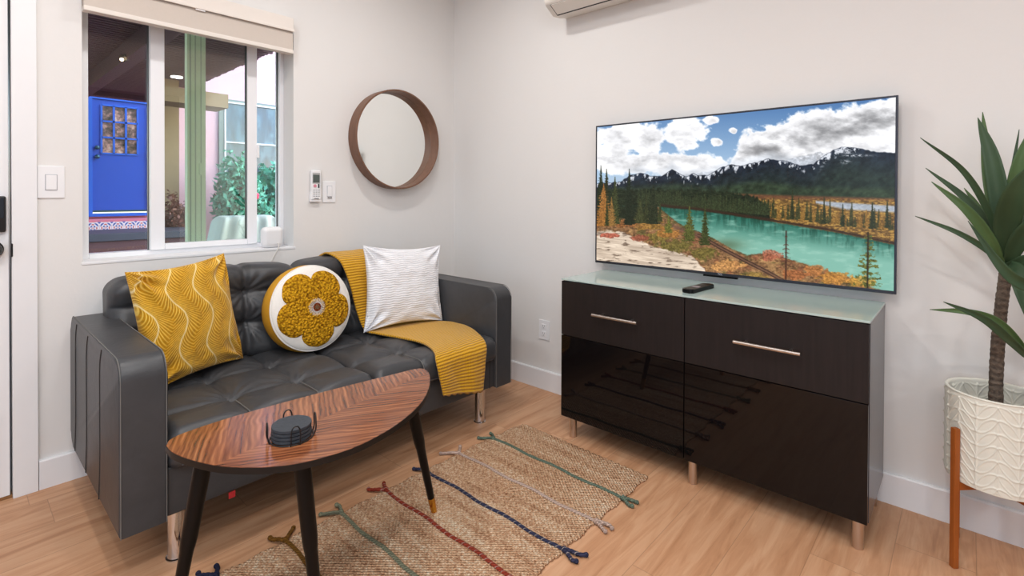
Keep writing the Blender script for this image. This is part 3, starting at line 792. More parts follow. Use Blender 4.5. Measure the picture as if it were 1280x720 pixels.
# coasters
CC = (-1.750, -1.345); cr = .050
hd = empty('coaster_holder', (CC[0], CC[1], .505), 'black wire coaster holder with four loops on the coffee table', 'holder')
bm = bmesh.new()
ring = [(CC[0] + (cr + .003) * math.cos(2 * PI * k / 40), CC[1] + (cr + .003) * math.sin(2 * PI * k / 40), .5068) for k in range(41)]
bm_tube(bm, ring, .0018, 8, cap=False)
for an in (0, PI / 2):
    bm_tube(bm, [(CC[0] + (cr + .003) * math.cos(an), CC[1] + (cr + .003) * math.sin(an), .5066), (CC[0] - (cr + .003) * math.cos(an), CC[1] - (cr + .003) * math.sin(an), .5066)], .0014, 8)
from_bm('base_ring', bm, M['black'], hd, False, 60)
for an in (math.radians(165), math.radians(255), math.radians(345), math.radians(75)):
    c, s = math.cos(an), math.sin(an); r = cr + .0045; hw = .011
    pts = []
    bx, by = CC[0] + r * c, CC[1] + r * s
    for (tt, z) in [(-1, .5064), (-1, .520), (-1, .538), (-.8, .549), (-.35, .5555), (.35, .5555), (.8, .549), (1, .538), (1, .520), (1, .5064)]:
        out = .004 if z > .51 else 0
        pts.append((bx - s * hw * tt + c * out, by + c * hw * tt + s * out, z))
    tube('wire_loop', catmull(pts, 40), .0018, M['black'], hd, 8)
for i in range(4):
    bm = bmesh.new(); z = .5084 + i * .0092
    pr = []
    for k in range(48):
        a = 2 * PI * k / 48; r = cr - .001 + .0012 * mnoise.noise(Vector((math.cos(a) * 4, math.sin(a) * 4, i * 3)))
        pr.append((CC[0] + r * math.cos(a), CC[1] + r * math.sin(a)))
    o = prism('coaster', pr, 2, z, z + .0068, M['slate'], None, bev=.0012)
    tag(o, ['lowest round slate coaster at the bottom of the wire holder', 'second round slate coaster from the bottom of the stack', 'third round slate coaster, just under the top one', 'topmost round slate coaster in the wire holder'][i], 'coaster', 'slate coasters stacked in the wire holder')

# ------------------------------------------------------------------ rug
rg = empty('rug', (-1.24, -1.35, 0), 'flat woven jute rug with coloured cord stripes and corner tassels', 'rug')
nx_, ny_ = 260, 110
xs = np.linspace(-2.03, -.462, nx_); ys = np.linspace(-1.705, -1.005, ny_)
Xg, Yg = np.meshgrid(xs, ys, indexing='ij')
f = (Yg - ys[0]) / (ys[-1] - ys[0])
Xg2 = Xg + .018 * (f - .0) * np.clip((Xg + .8) / .35, 0, 1) + .003 * np.sin(Yg * 200) * (np.abs(Xg - xs[-1]) < .01)
edgew = .004 * np.sin(Xg * 55) + .002 * np.sin(Xg * 300)
Yg2 = Yg + edgew * np.where(np.abs(f - .5) > .49, 1, 0) - .022 * np.clip((Xg + .7) / .25, 0, 1) * f * 0.9
Zg = .007 + .0006 * np.sin(Xg * 2 * PI / .0105) * np.sin(Yg * 2 * PI / .0125) + .0012 * fbm(Xg * 8, Yg * 8, 2, 3)
o = grid_mesh('woven_field', np.stack([Xg2, Yg2, Zg], -1), M['jute'], rg, flip=True)
md = o.modifiers.new('thick', 'SOLIDIFY'); md.thickness = .0055; md.offset = -1
cords = [(-.667, 'sage green', (112, 128, 112)), (-.853, 'pale pink', (206, 180, 166)), (-1.042, 'navy blue', (62, 64, 88)), (-1.235, 'rust red', (158, 66, 50)), (-1.423, 'grey green', (140, 142, 118)), (-1.617, 'mustard brown', (128, 88, 38)), (-1.82, 'dark navy', (46, 48, 70))]
for i, (x, nm, c) in enumerate(cords):
    cm = cordmat(nm.replace(' ', '_') + '_cord', c)
    pts = [(x + .004 * math.sin(k * .7 + i) + (.012 * (k / 24) if i == 0 else 0), -1.70 + .69 * k / 24, .010 + .0008 * math.sin(k * 2.2)) for k in range(25)]
    o = tube('cord_stripe', pts, .0068, cm, rg, 8, flat=.65); o['label'] = nm + ' cord stripe'
    for side in (0, 1):
        y = -1.012 if side == 0 else -1.705; sgn = 1 if side == 0 else -1
        x_ = pts[-1][0] if side == 0 else pts[0][0]
        if i == 0 and side == 0: y = -1.03
        bm = bmesh.new()
        rr = random.Random(i * 2 + side)
        bmesh.ops.create_icosphere(bm, subdivisions=2, radius=.0105, matrix=Matrix.Translation((x_, y + sgn * .004, .0115)))
        for s2 in (-1, 1):
            L = rr.uniform(.045, .065); sp = rr.uniform(.014, .034) * s2
            if side == 1: L *= 1.05; sp = sp * .55
            q = catmull([(x_, y, .012), (x_ + sp * .5, y + sgn * L * .35, .012), (x_ + sp * 1.1, y + sgn * L * .75, .0085), (x_ + sp * 1.3 + rr.uniform(-.012, .012), y + sgn * L, .008)], 14)
            bm_tube(bm, q, [.0062 + .0009 * math.sin(k * 2.6) for k in range(15)], 8)
            bmesh.ops.create_icosphere(bm, subdivisions=2, radius=.0078, matrix=Matrix.Translation((q[-1][0], q[-1][1], .0085)))
        o2 = from_bm('tassel', bm, cm, rg, True); o2['label'] = nm + ' knotted cord tassel'

# ------------------------------------------------------------------ sideboard
DXF = -.412; DZ0, DZ1 = .10, .741
def unit(y1, y0, legs, label, h0, h1):
    t = empty('cabinet', (-.2, (y0 + y1) / 2, 0), label, 'cabinet', 'black-brown television cabinets')
    boxes('carcass', [(DXF + .020, -.022, y0, y0 + .018, DZ0, DZ1), (DXF + .020, -.022, y1 - .018, y1, DZ0, DZ1), (DXF + .020, -.022, y0 + .018, y1 - .018, DZ0, DZ0 + .018),
                      (DXF + .020, -.022, y0 + .018, y1 - .018, DZ1 - .018, DZ1), (-.03, -.022, y0 + .018, y1 - .018, DZ0 + .018, DZ1 - .018)], M['carcass'], t)
    zm = .4845
    dr = box('drawer', DXF, DXF + .019, y0 + .0015, y1 - .0015, zm + .0015, DZ1 - .003, M['ebony'], t, bev=.001)
    box('door', DXF, DXF + .019, y0 + .0015, y1 - .0015, DZ0 + .001, zm - .0015, M['gloss'], t, bev=.001)
    bm = bmesh.new(); hx = DXF - .034; hz = .613
    bm_tube(bm, [(hx, h0, hz), (hx, h1, hz)], .0062, 16)
    from_bm('handle_bar', bm, M['steel'], dr, False, 40)
    for hy in (h0 + (h1 - h0) * .16, h1 - (h1 - h0) * .16): tube('handle_post', [(hx, hy, hz), (DXF, hy, hz)], .0048, M['steel'], dr, 12)
    for (lx, ly) in legs:
        lathe('leg', [(0, 0), (.0165, 0), (.0175, .003), (.0175, DZ0 + .001), (0, DZ0 + .001)], (lx, ly, 0), M['steel'], t, 24)
unit(-1.2312, -1.8305, [(-.372, -1.275), (-.06, -1.275), (-.06, -1.80)], 'left half of the black cabinet pair, nearer the sofa, one drawer over glossy door', -1.423, -1.641)
unit(-1.8315, -2.4312, [(-.372, -1.853), (-.372, -2.400), (-.06, -2.400), (-.06, -1.86)], 'right half of the black cabinet pair, nearer the potted plant, drawer over glossy door', -2.028, -2.245)
o = box('glass_top', DXF + .001, -.02, -2.4325, -1.230, DZ1 + .0005, DZ1 + .0085, M['glasstop'], None, bev=.0015)
tag(o, 'pale green glass top lying along both black cabinets', 'glass top')

# tv remote on glass
rm = empty('tv_remote', (-.26, -1.83, .75), 'slim black television remote lying on the glass cabinet top', 'remote control')
def rot2(pts, c, a):
    ca, sa = math.cos(a), math.sin(a); return [(c[0] + x * ca - y * sa, c[1] + x * sa + y * ca) for x, y in pts]
RCn = (-.262, -1.826); ra = math.radians(-5)
def rr_poly(w, h, r, n=6):
    out = []
    for (sx, sy, a0) in ((1, 1, 0), (-1, 1, 90), (-1, -1, 180), (1, -1, 270)):
        for i in range(n + 1):
            a = math.radians(a0 + 90 * i / n); out.append((sx * (w / 2 - r) + r * math.cos(a), sy * (h / 2 - r) + r * math.sin(a)))
    return out
prism('remote_body', rot2(rr_poly(.20, .047, .012), RCn, ra), 2, .7497, .7655, M['blackgloss'], rm, bev=.004)
prism('button_patch', rot2([(x - .02, y) for x, y in rr_poly(.030, .030, .008)], RCn, ra), 2, .7650, .7665, simple('remote_grey', (150, 140, 145), .4), rm)
prism('navigation_pad', rot2([(x - .055 + .09, y) for x, y in rr_poly(.034, .034, .017)], RCn, ra), 2, .7650, .7668, M['darkgrey'], rm)
prism('volume_keys', rot2([(x - .078, y) for x, y in rr_poly(.022, .034, .006)], RCn, ra), 2, .7650, .7664, M['bezel'], rm)

# ------------------------------------------------------------------ television
tv = empty('television', (-.03, -1.83, .787), 'large flat television on the wall showing a turquoise mountain river', 'television')
TX, TY0, TY1, TZ0, TZ1 = -.0600, -2.4674, -1.1922, .7874, 1.508
box('tv_back', -.048, -.035, TY0 + .004, TY1 - .004, TZ0 + .004, TZ1 - .004, M['black'], tv)
box('wall_bracket', -.036, 0, -2.1, -1.55, 1.0, 1.3, M['black'], tv)
bz = .0075; bb = .012
boxes('tv_frame', [(TX, -.045, TY0, TY0 + bz, TZ0, TZ1), (TX, -.045, TY1 - bz, TY1, TZ0, TZ1), (TX, -.045, TY0 + bz, TY1 - bz, TZ1 - bz, TZ1), (TX, -.045, TY0 + bz, TY1 - bz, TZ0, TZ0 + bb)], M['bezel'], tv, bev=.001)
box('sensor_bar', TX + .001, -.045, -1.915, -1.765, TZ0 - .009, TZ0 - .0005, M['blackgloss'], tv, bev=.002)

def picture():
    NU, NV = 620, 350
    u = np.linspace(0, 1, NU)[:, None] * np.ones((1, NV)); v = np.ones((NU, 1)) * np.linspace(0, 1, NV)[None]
    tt = u / (1.4 * (1 - u) + u)
    X = 48 + 1012 * tt; Yt = 130 - 100 * tt; Yb = 600 + 90 * tt; Y = Yt + (Yb - Yt) * v
    def c(*a): return np.array(a, float)[None, None] / 255.
    def lay(img, mask, col):
        m = np.clip(mask, 0, 1)[..., None]; return img * (1 - m) + col * m
    def pl(pts): 
        xs_, ys_ = zip(*pts); return np.interp(X, xs_, ys_)
    sm = lambda d, w=1.5: np.clip(d / w * .5 + .5, 0, 1)
    # sky
    g = np.clip((Y - 30) / 260, 0, 1)[..., None]
    img = c(72, 118, 176) * (1 - g) + c(166, 196, 224) * g
    n1 = fbm(X / 90, Y / 60, 7, 11); n2 = fbm(X / 16, Y / 13, 5, 31)
    def blob(x, y, rx, ry): return 1 - np.sqrt(((X - x) / rx) ** 2 + ((Y - y) / ry) ** 2)
    cl = np.maximum.reduce([blob(185, 165, 110, 62), blob(350, 150, 75, 62), blob(225, 205, 55, 35), blob(90, 225, 95, 42), blob(170, 265, 190, 32), blob(360, 265, 170, 42), blob(445, 105, 28, 16), blob(463, 182, 22, 16), blob(521, 143, 14, 13),
                            blob(120, 165, 100, 40), blob(585, 195, 60, 60), blob(250, 250, 260, 38)])
    edge = pl([(40, 400), (505, 260), (540, 195), (600, 150), (690, 105), (760, 70), (850, 58), (900, 62), (1060, 20)])
    right = (Y - edge) / 60
    right2 = blob(660, 30, 60, 10)
    n4 = fbm(X / 38, Y / 28, 6, 21)
    cov = np.maximum(np.clip(cl, -1, .5), np.clip(right, -1, 1)) + (n4 - .5) * 1.0 + (n2 - .5) * .35
    cm = np.clip(cov * 4.5 + .25, 0, 1)
    sh = fbm(X / 60 + 3, Y / 30 + 9 , 5, 77)
    band = np.exp(-((Y - (215 - (X - 560) * .26)) / 34) ** 2) * np.clip((X - 520) / 90, 0, 1)
    rim = np.clip(cov * 1.6, 0, 1)
    cc = 252 - 84 * np.clip(sh * 1.9 - .62, 0, 1) * rim - 48 * band * np.clip(sh * 1.7 - .1, 0, 1) * rim + 26 * (n4 - .5)
    cloud = np.stack([cc, cc, cc + 3], -1) / 255.
    img = lay(img, cm, np.clip(cloud, 0, 1))
    # far snow ridge
    r0 = pl([(40, 340), (690, 250), (720, 238), (760, 228), (790, 222), (815, 214), (835, 226), (870, 240), (1060, 250)]) + (vnoise(X / 9, X * 0, 3) - .5) * 5
    snow = np.stack([205 + 30 * n2, 208 + 30 * n2, 218 + 26 * n2], -1) / 255. * (.62 + .5 * fbm(X / 10, Y / 7, 3, 5))[..., None]
    img = lay(img, sm(Y - r0), snow)
    # main ridge
    r1 = pl([(40, 330), (130, 322), (165, 298), (200, 290), (235, 300), (275, 300), (310, 276), (335, 290), (360, 302), (385, 290), (405, 300), (440, 296), (470, 275), (515, 258), (545, 264), (600, 252), (640, 239), (690, 246), (745, 262), (790, 258), (830, 225), (860, 208), (895, 197), (940, 204), (990, 214), (1062, 220)])
    r1 = r1 + (vnoise(X / 9, X * 0, 8) - .5) * 4
    img = lay(img, np.clip(1 - np.abs(Y - r1 + 6) / 26, 0, 1) * .35 * (X < 800), c(176, 190, 208))
    dd = Y - r1
    rock = fbm(X / 16 + Y / 40, Y / 14, 5, 51)
    base_ = c(34, 42, 58) * (1 - np.clip(dd / 90, 0, 1))[..., None] + c(40, 52, 46) * np.clip(dd / 90, 0, 1)[..., None]
    mcol = base_ * (.6 + .9 * rock)[..., None]
    sn = .92 * np.clip((fbm(X / 8, (Y + X * .3) / 16, 4, 57) - .46 - dd / 110) * 9, 0, 1) * np.clip(dd / 3, 0, 1) * np.clip(1.3 - dd / 38, 0, 1) * np.clip((960 - X) / 30, 0, 1)
    gl = np.exp(-((X - 900 - dd * .2) / 16) ** 2 - ((dd - 14) / 15) ** 2) + .9 * np.exp(-((X - 940) / 42) ** 2 - ((Y - 228) / 4.5) ** 2) + .8 * np.exp(-((X - 898) / 16) ** 2 - ((Y - 250) / 7) ** 2) + .7 * np.exp(-((X - 845 + dd * .7) / 9) ** 2 - ((dd - 18) / 20) ** 2)
    mcol = lay(mcol, np.clip(sn + .85 * gl * np.clip((fbm(X / 7, Y / 4, 4, 59) - .42) * 8, 0, 1), 0, 1), c(222, 226, 235))
    hill = sm(Y - pl([(40, 352), (200, 338), (330, 328), (470, 338), (600, 318), (760, 338), (1062, 340)]), 10)
    mcol = lay(mcol, hill * .65, c(62, 78, 52) * (.55 + .8 * rock)[..., None])
    img = lay(img, sm(dd), mcol)
    # valley floor: meadow
    n3 = fbm(X / 9, Y / 4, 4, 91)
    ml = sm(Y - pl([(40, 362), (560, 362), (700, 366), (1062, 374)]), 4)
    mead = c(140, 104, 56) * (.45 + 1.0 * n3)[..., None]
    mead = lay(mead, np.clip((n3 - .5) * 5, 0, 1) * .7, c(206, 160, 70))
    mead = lay(mead, np.clip(1 - (Y - 372) / 14, 0, 1) * (X > 520) * .8, c(110, 70, 52))
    img = lay(img, ml, mead)
    bw = sm(Y - (384 + (X - 800) * .06), 3) * sm((418 + (X - 1000) * .05) - Y - (900 - X).clip(0, 400) * .16, 4) * (X > 800)
    img = lay(img, bw, c(176, 184, 196) * (.8 + .3 * n3)[..., None])
    # left forest mass
    tl = sm(Y - pl([(40, 345), (190, 352), (270, 346), (400, 350), (520, 356), (600, 372), (640, 402), (660, 520)]) - 10 * (vnoise(X / 4, X * 0, 2) - .5), 3) * (X < 655)
    img = lay(img, tl, c(46, 56, 38) * (.45 + .9 * n3)[..., None])
    def conifer(img, x, y0, y1, hw, col, dens=1.0, seed=1):
        h = (Y - y0) / (y1 - y0)
        prof = hw * np.clip(h, 0, 1) ** .8 * (.62 + .38 * (1 - np.abs(((h * (y1 - y0) / 9) % 1))))
        jag = (fbm(X / 4, Y / 4, 3, seed) - .5) * hw * .9
        m = sm(prof + jag * np.clip(h * 3, 0, 1) - np.abs(X - x), 2) * (h > 0) * (h < 1) + np.exp(-((X - x) / 1.3) ** 2) * (h > -.04) * (h < 1)
        sh_ = .55 + .8 * fbm(X / 3, Y / 3, 3, seed + 5) - .25 * np.clip((x - X) / hw * 0, -1, 1)
        return lay(img, np.clip(m, 0, 1) * dens, np.clip(np.array(col, float)[None, None] / 255. * sh_[..., None], 0, 1))
    rs = random.Random(4)
    for k in range(90):
        x = 195 + k * 5.2 + rs.uniform(-2, 2)
        if x > 660: break
        yb = 398 + (x - 200) * .085; img = conifer(img, x, yb - rs.uniform(34, 56), yb, rs.uniform(5, 8), (60, 70, 44), 1, k)
    # river
    top = pl([(40, 405), (270, 408), (320, 414), (400, 420), (640, 455), (860, 490), (1062, 532)]) + (n3 - .5) * 4
    bot = pl([(40, 405), (262, 408), (300, 440), (340, 470), (450, 515), (520, 555), (570, 576), (640, 566), (720, 590), (800, 612), (870, 636), (930, 650), (1000, 684), (1062, 700)]) + (n3 - .5) * 7
    rv = sm(Y - top, 2) * sm(bot - Y, 2)
    dep = np.clip((Y - top) / 90, 0, 1)[..., None]
    dep = np.clip(dep + .25 * (X - 560)[..., None] / 500 * (dep > .1), 0, 1); wat = c(40, 108, 92) * (1 - dep) + c(128, 186, 168) * dep
    strk = fbm(X / 7, Y / 45, 4, 61)
    refl = np.clip((strk - .45) * 5, 0, 1) * np.clip(1 - (Y - top) / 55, 0, 1)
    wat = lay(wat, refl * .6, c(26, 66, 52))
    wat = lay(wat, np.clip((fbm(X / 40, Y / 12, 4, 44) - .5) * 3, 0, 1) * .55, c(160, 208, 190))
    wat = lay(wat, np.exp(-((X - 500) / 60) ** 2 - ((Y - 540) / 22) ** 2) * .7, c(88, 108, 78))
    img = lay(img, rv, wat)
    img = lay(img, np.exp(-((Y - top + 5) / 5) ** 2) * (X > 270), c(64, 46, 34))
    # right bank trees
    for k in range(46):
        x = 650 + k * 9.4 + rs.uniform(-3, 3); yb = 446 + (x - 640) * .10 + rs.uniform(-8, 0)
        if x > 1058: break
        s_ = rs.random(); hh = rs.uniform(22, 60) if s_ > .3 else rs.uniform(60, 82)
        if x > 740 and s_ < .5 and hh < 60: hh *= .6
        img = conifer(img, x, yb - hh, yb, rs.uniform(4, 7) + hh * .04, (70, 72, 42) if s_ < .75 else (150, 110, 50), .95, 200 + k)
    for (x, y0, y1, hw) in ((722, 350, 446, 9), (828, 376, 462, 8), (890, 396, 472, 10), (987, 390, 478, 13), (1036, 385, 475, 11)):
        img = conifer(img, x, y0, y1, hw, (56, 62, 38), 1, x)
    # foreground slope
    fg = sm(Y - np.where(X < 262, 452, bot), 4)
    ns = fbm(X / 14, Y / 10, 5, 71)
    sl = c(140, 102, 68) * (.45 + 1.0 * fbm(X / 6, Y / 4, 4, 171))[..., None]
    sl = lay(sl, np.clip((fbm(X / 24, Y / 16, 4, 72) - .5) * 6, 0, 1) * .7, c(196, 150, 96) * (.45 + 1.0 * n3)[..., None])
    sl = lay(sl, np.clip((fbm(X / 30 + 7, Y / 20, 4, 73) - .56) * 7, 0, 1) * .7, c(92, 88, 48) * (.5 + n3)[..., None])
    sl = lay(sl, np.clip((fbm(X / 30 + 17, Y / 20, 4, 75) - .58) * 7, 0, 1) * .45, c(150, 84, 62) * (.5 + n3)[..., None])
    img = lay(img, fg, sl)
    # railway line
    ry = pl([(300, 470), (420, 515), (470, 545), (560, 592), (640, 632), (700, 665)])
    rail = np.exp(-((Y - ry) / 9) ** 2) * (X > 310) * (X < 720)
    img = lay(img, rail * .8, c(110, 80, 66)); img = lay(img, np.exp(-((Y - ry + 5) / 1.6) ** 2) * (X > 400) * (X < 700), c(58, 42, 38)); img = lay(img, np.exp(-((Y - ry - 5) / 1.6) ** 2) * (X > 400) * (X < 700), c(58, 42, 38))
    # rock slab
    rk_top = pl([(48, 502), (90, 496), (140, 500), (200, 530), (260, 552), (330, 566), (390, 588), (425, 625), (440, 660)]) + (ns - .5) * 16
    rk = sm(Y - rk_top, 3) * (X < 430)
    stre = fbm(X / 60, (Y - X * .12) / 5, 5, 81)
    rc_ = c(150, 130, 112) * (1 - stre[..., None]) + c(240, 222, 200) * stre[..., None]
    rc_ = lay(rc_, np.clip((fbm(X / 30, Y / 6, 4, 83) - .62) * 8, 0, 1) * .8, c(90, 72, 60))
    img = lay(img, rk, np.clip(rc_ * 1.08, 0, 1))
    # shrubs
    for (x, y, rx, ry_, cl_) in ((230, 475, 60, 18, (150, 110, 50)), (260, 515, 55, 22, (120, 104, 50)), (330, 545, 60, 24, (112, 102, 50)), (420, 570, 50, 22, (110, 100, 48)), (300, 500, 40, 20, (164, 110, 52)), (150, 470, 60, 14, (140, 90, 50)),
                                 (655, 575, 42, 20, (168, 96, 72)), (800, 625, 40, 22, (176, 112, 60)), (870, 650, 60, 22, (190, 130, 56)), (730, 640, 50, 20, (160, 96, 56)), (960, 660, 44, 20, (186, 140, 56)), (500, 610, 60, 20, (196, 140, 80)), (590, 650, 50, 18, (150, 120, 60)), (90, 512, 40, 9, (170, 80, 60)), (200, 520, 40, 12, (150, 82, 62))):
        m = np.clip((1 - ((X - x) / rx) ** 2 - ((Y - y) / ry_) ** 2 + (ns - .5) * 2.4) * 3, 0, 1)
        img = lay(img, m * .85, np.clip(np.array(cl_, float)[None, None] / 255. * (.5 + 1.05 * fbm(X / 5, Y / 4, 4, int(x)))[..., None], 0, 1))
    for (x, y0, y1, hw, cl_) in ((62, 272, 470, 24, (48, 56, 36)), (82, 282, 440, 18, (56, 60, 36)), (112, 310, 472, 24, (70, 76, 44)), (72, 335, 480, 34, (168, 112, 52)), (100, 380, 478, 20, (150, 110, 56)), (84, 385, 478, 9, (60, 66, 36)), (200, 385, 468, 30, (70, 74, 44)), (222, 372, 465, 14, (64, 68, 40)), (162, 284, 474, 25, (40, 50, 34)), (246, 338, 470, 30, (50, 58, 38)), (300, 442, 500, 19, (110, 110, 50)),
                                 (372, 408, 528, 26, (92, 96, 46)), (426, 410, 542, 21, (70, 78, 42)), (270, 400, 462, 12, (66, 72, 40))):
        img = conifer(img, x, y0, y1, hw, cl_, 1, int(x * 3))
    # bare dead tree and sparse pine
    img = lay(img, np.exp(-((X - 702) / 2.6) ** 2) * (Y > 488) * (Y < 660), c(66, 40, 34))
    br = np.exp(-((((Y - 500 - np.abs(X - 702) * .35) % 14) - 7) / 1.6) ** 2) * (np.abs(X - 702) < (Y - 490) * .13 + 3) * (Y > 500) * (Y < 610) * (n2 > .42)
    img = lay(img, br * .9, c(92, 60, 48))
    pine = (fbm(X / 8, Y / 5, 4, 303) - .40 - .004 * np.abs(X - 975) + .10 * np.sin(Y / 3.2)) * 9 * (np.abs(X - 975) < 10 + (Y - 495) * .22) * (Y > 500) * (Y < 690)
    img = lay(img, np.clip(pine, 0, 1), c(120, 124, 56) * (.35 + 1.0 * fbm(X / 4, Y / 3, 3, 12))[..., None])
    img = lay(img, np.exp(-((X - 974) / 3) ** 2) * (Y > 488) * (Y < 700), c(52, 42, 28))
    img = np.clip((img - .5) * 1.1 + .5, 0, 1); lum = img.mean(-1, keepdims=True); img = np.clip(lum + (img - lum) * .86, 0, 1)
    col = np.ones((NU, NV, 4)); col[..., :3] = srgb2lin(img)
    yy = (TY1 - bz) + ((TY0 + bz) - (TY1 - bz)) * u; zz = (TZ1 - bz) + ((TZ0 + bb) - (TZ1 - bz)) * v
    return np.stack([np.full_like(u, TX + .0012), yy, zz], -1), col
def screen_mat():
    m, t = newmat('tv_screen'); a = t.n('Attribute', attribute_name='Col').outputs[0]
    t.finish(P(t, Base_Color=(.004, .004, .004, 1), Roughness=.25, Specular_IOR_Level=.25, Emission_Color=a, Emission_Strength=.97)); return m
Vp, Cp = picture()
grid_mesh('tv_screen', Vp, screen_mat(), tv, col=Cp, flip=False, smooth=False)
# maker's mark on the lower frame
tc = bpy.data.curves.new('maker_mark', 'FONT'); tc.body = 'TCL'; tc.size = .0115; tc.extrude = .0003; tc.align_x = 'CENTER'; tc.align_y = 'CENTER'
tmp = bpy.data.objects.new('tmp', tc); COL.objects.link(tmp)
me = bpy.data.meshes.new_from_object(tmp); bpy.data.objects.remove(tmp)
Mt = Matrix(((0, 0, -1, TX - .0006), (-1, 0, 0, -1.842), (0, 1, 0, TZ0 + .006), (0, 0, 0, 1))); me.transform(Mt)
link('maker_mark', me, simple('silver_mark', (190, 190, 195), .4), tv, False)

# ------------------------------------------------------------------ planter and plant
PC = (-.187, -2.728)
pt = empty('planter', (PC[0], PC[1], 0), 'cream leaf-embossed ceramic planter on a wooden four-leg stand', 'planter')
NS, NZ = 620, 150; R0 = .120; PZ0, PZ1 = .268, .543
def relief(a, z):
    ncol = 16; ua = (a / (2 * PI) * ncol) % 1.0; k = np.floor(a / (2 * PI) * ncol) % 2
    uu = np.where(k == 0, ua, 1 - ua); pitch = .040
    ph = ((z - PZ0) / pitch + uu * 1.1) % 1.0
    wd = .40 * np.sin(PI * np.clip(uu, 0, 1)) ** .8
    d1 = np.abs(ph - .5 - wd) ; d2 = np.abs(ph - .5 + wd)
    h = .0021 * (np.exp(-(d1 / .065) ** 2) + np.exp(-(d2 / .065) ** 2))
    h = h + .0017 * np.exp(-(np.minimum(ua, 1 - ua) / .05) ** 2)
    fade = np.clip((PZ1 - .012 - z) / .004, 0, 1) * np.clip((z - PZ0 - .004) / .004, 0, 1)
    return h * fade
an = np.linspace(0, 2 * PI, NS, endpoint=False)
rows = []
zs = np.linspace(PZ0, PZ1 - .005, NZ)
rows.append(np.stack([PC[0] + 0.001 * np.cos(an), PC[1] + .001 * np.sin(an), np.full(NS, PZ0 + .001)], -1))
rows.append(np.stack([PC[0] + (R0 - .008) * np.cos(an), PC[1] + (R0 - .008) * np.sin(an), np.full(NS, PZ0 - .002)], -1))
for z in zs:
    r = R0 + relief(an, np.full(NS, z)); rows.append(np.stack([PC[0] + r * np.cos(an), PC[1] + r * np.sin(an), np.full(NS, z)], -1))
for (r, z) in ((R0 + .0015, PZ1 - .004), (R0 + .001, PZ1 - .001), (R0 - .002, PZ1), (R0 - .005, PZ1), (R0 - .008, PZ1 - .002), (R0 - .0085, PZ1 - .006)):
    rows.append(np.stack([PC[0] + r * np.cos(an), PC[1] + r * np.sin(an), np.full(NS, z)], -1))
for z in np.linspace(PZ1 - .008, .42, 50):
    r = R0 - .009 - relief(an, np.full(NS, z)) * 1.2; rows.append(np.stack([PC[0] + r * np.cos(an), PC[1] + r * np.sin(an), np.full(NS, z)], -1))
grid_mesh('pot', np.array(rows), M['pot'], pt, closed=True, flip=False)
bm = bmesh.new(); bmesh.ops.create_circle(bm, cap_ends=True, segments=48, radius=R0 - .0095, matrix=Matrix.Translation((PC[0], PC[1], .440)))
from_bm('soil', bm, M['soil'], pt)
st = .0088
for (dx, dy) in ((-.0945, .0945), (.0945, .0945), (-.0945, -.0945), (.0945, -.0945)):
    d = Vector((dx, dy, 0)).normalized(); c = Vector((PC[0], PC[1], 0)) + d * (R0 + .0115)
    bm = bmesh.new(); bm_box(bm, -st, st, -st, st, 0, .432, .003)
    bmesh.ops.transform(bm, matrix=Matrix.Translation(c) @ Matrix.Rotation(math.atan2(dy, dx), 4, 'Z'), verts=bm.verts)
    from_bm('stand_leg', bm, M['teak'], pt, False, 35)
bm = bmesh.new()
for a in (PI / 4, 3 * PI / 4):
    b2 = bmesh.new()
for k, a in enumerate((PI / 4, 3 * PI / 4)):
    r = bmesh.ops.create_cube(bm, size=1)
    for v in r['verts']: v.co = Vector((v.co.x * 2 * (R0 + .004), v.co.y * .018, v.co.z * .022))
    bmesh.ops.transform(bm, matrix=Matrix.Translation((PC[0], PC[1], .2545)) @ Matrix.Rotation(a, 4, 'Z'), verts=r['verts'])
from_bm('crossbar', bm, M['teak'], pt)

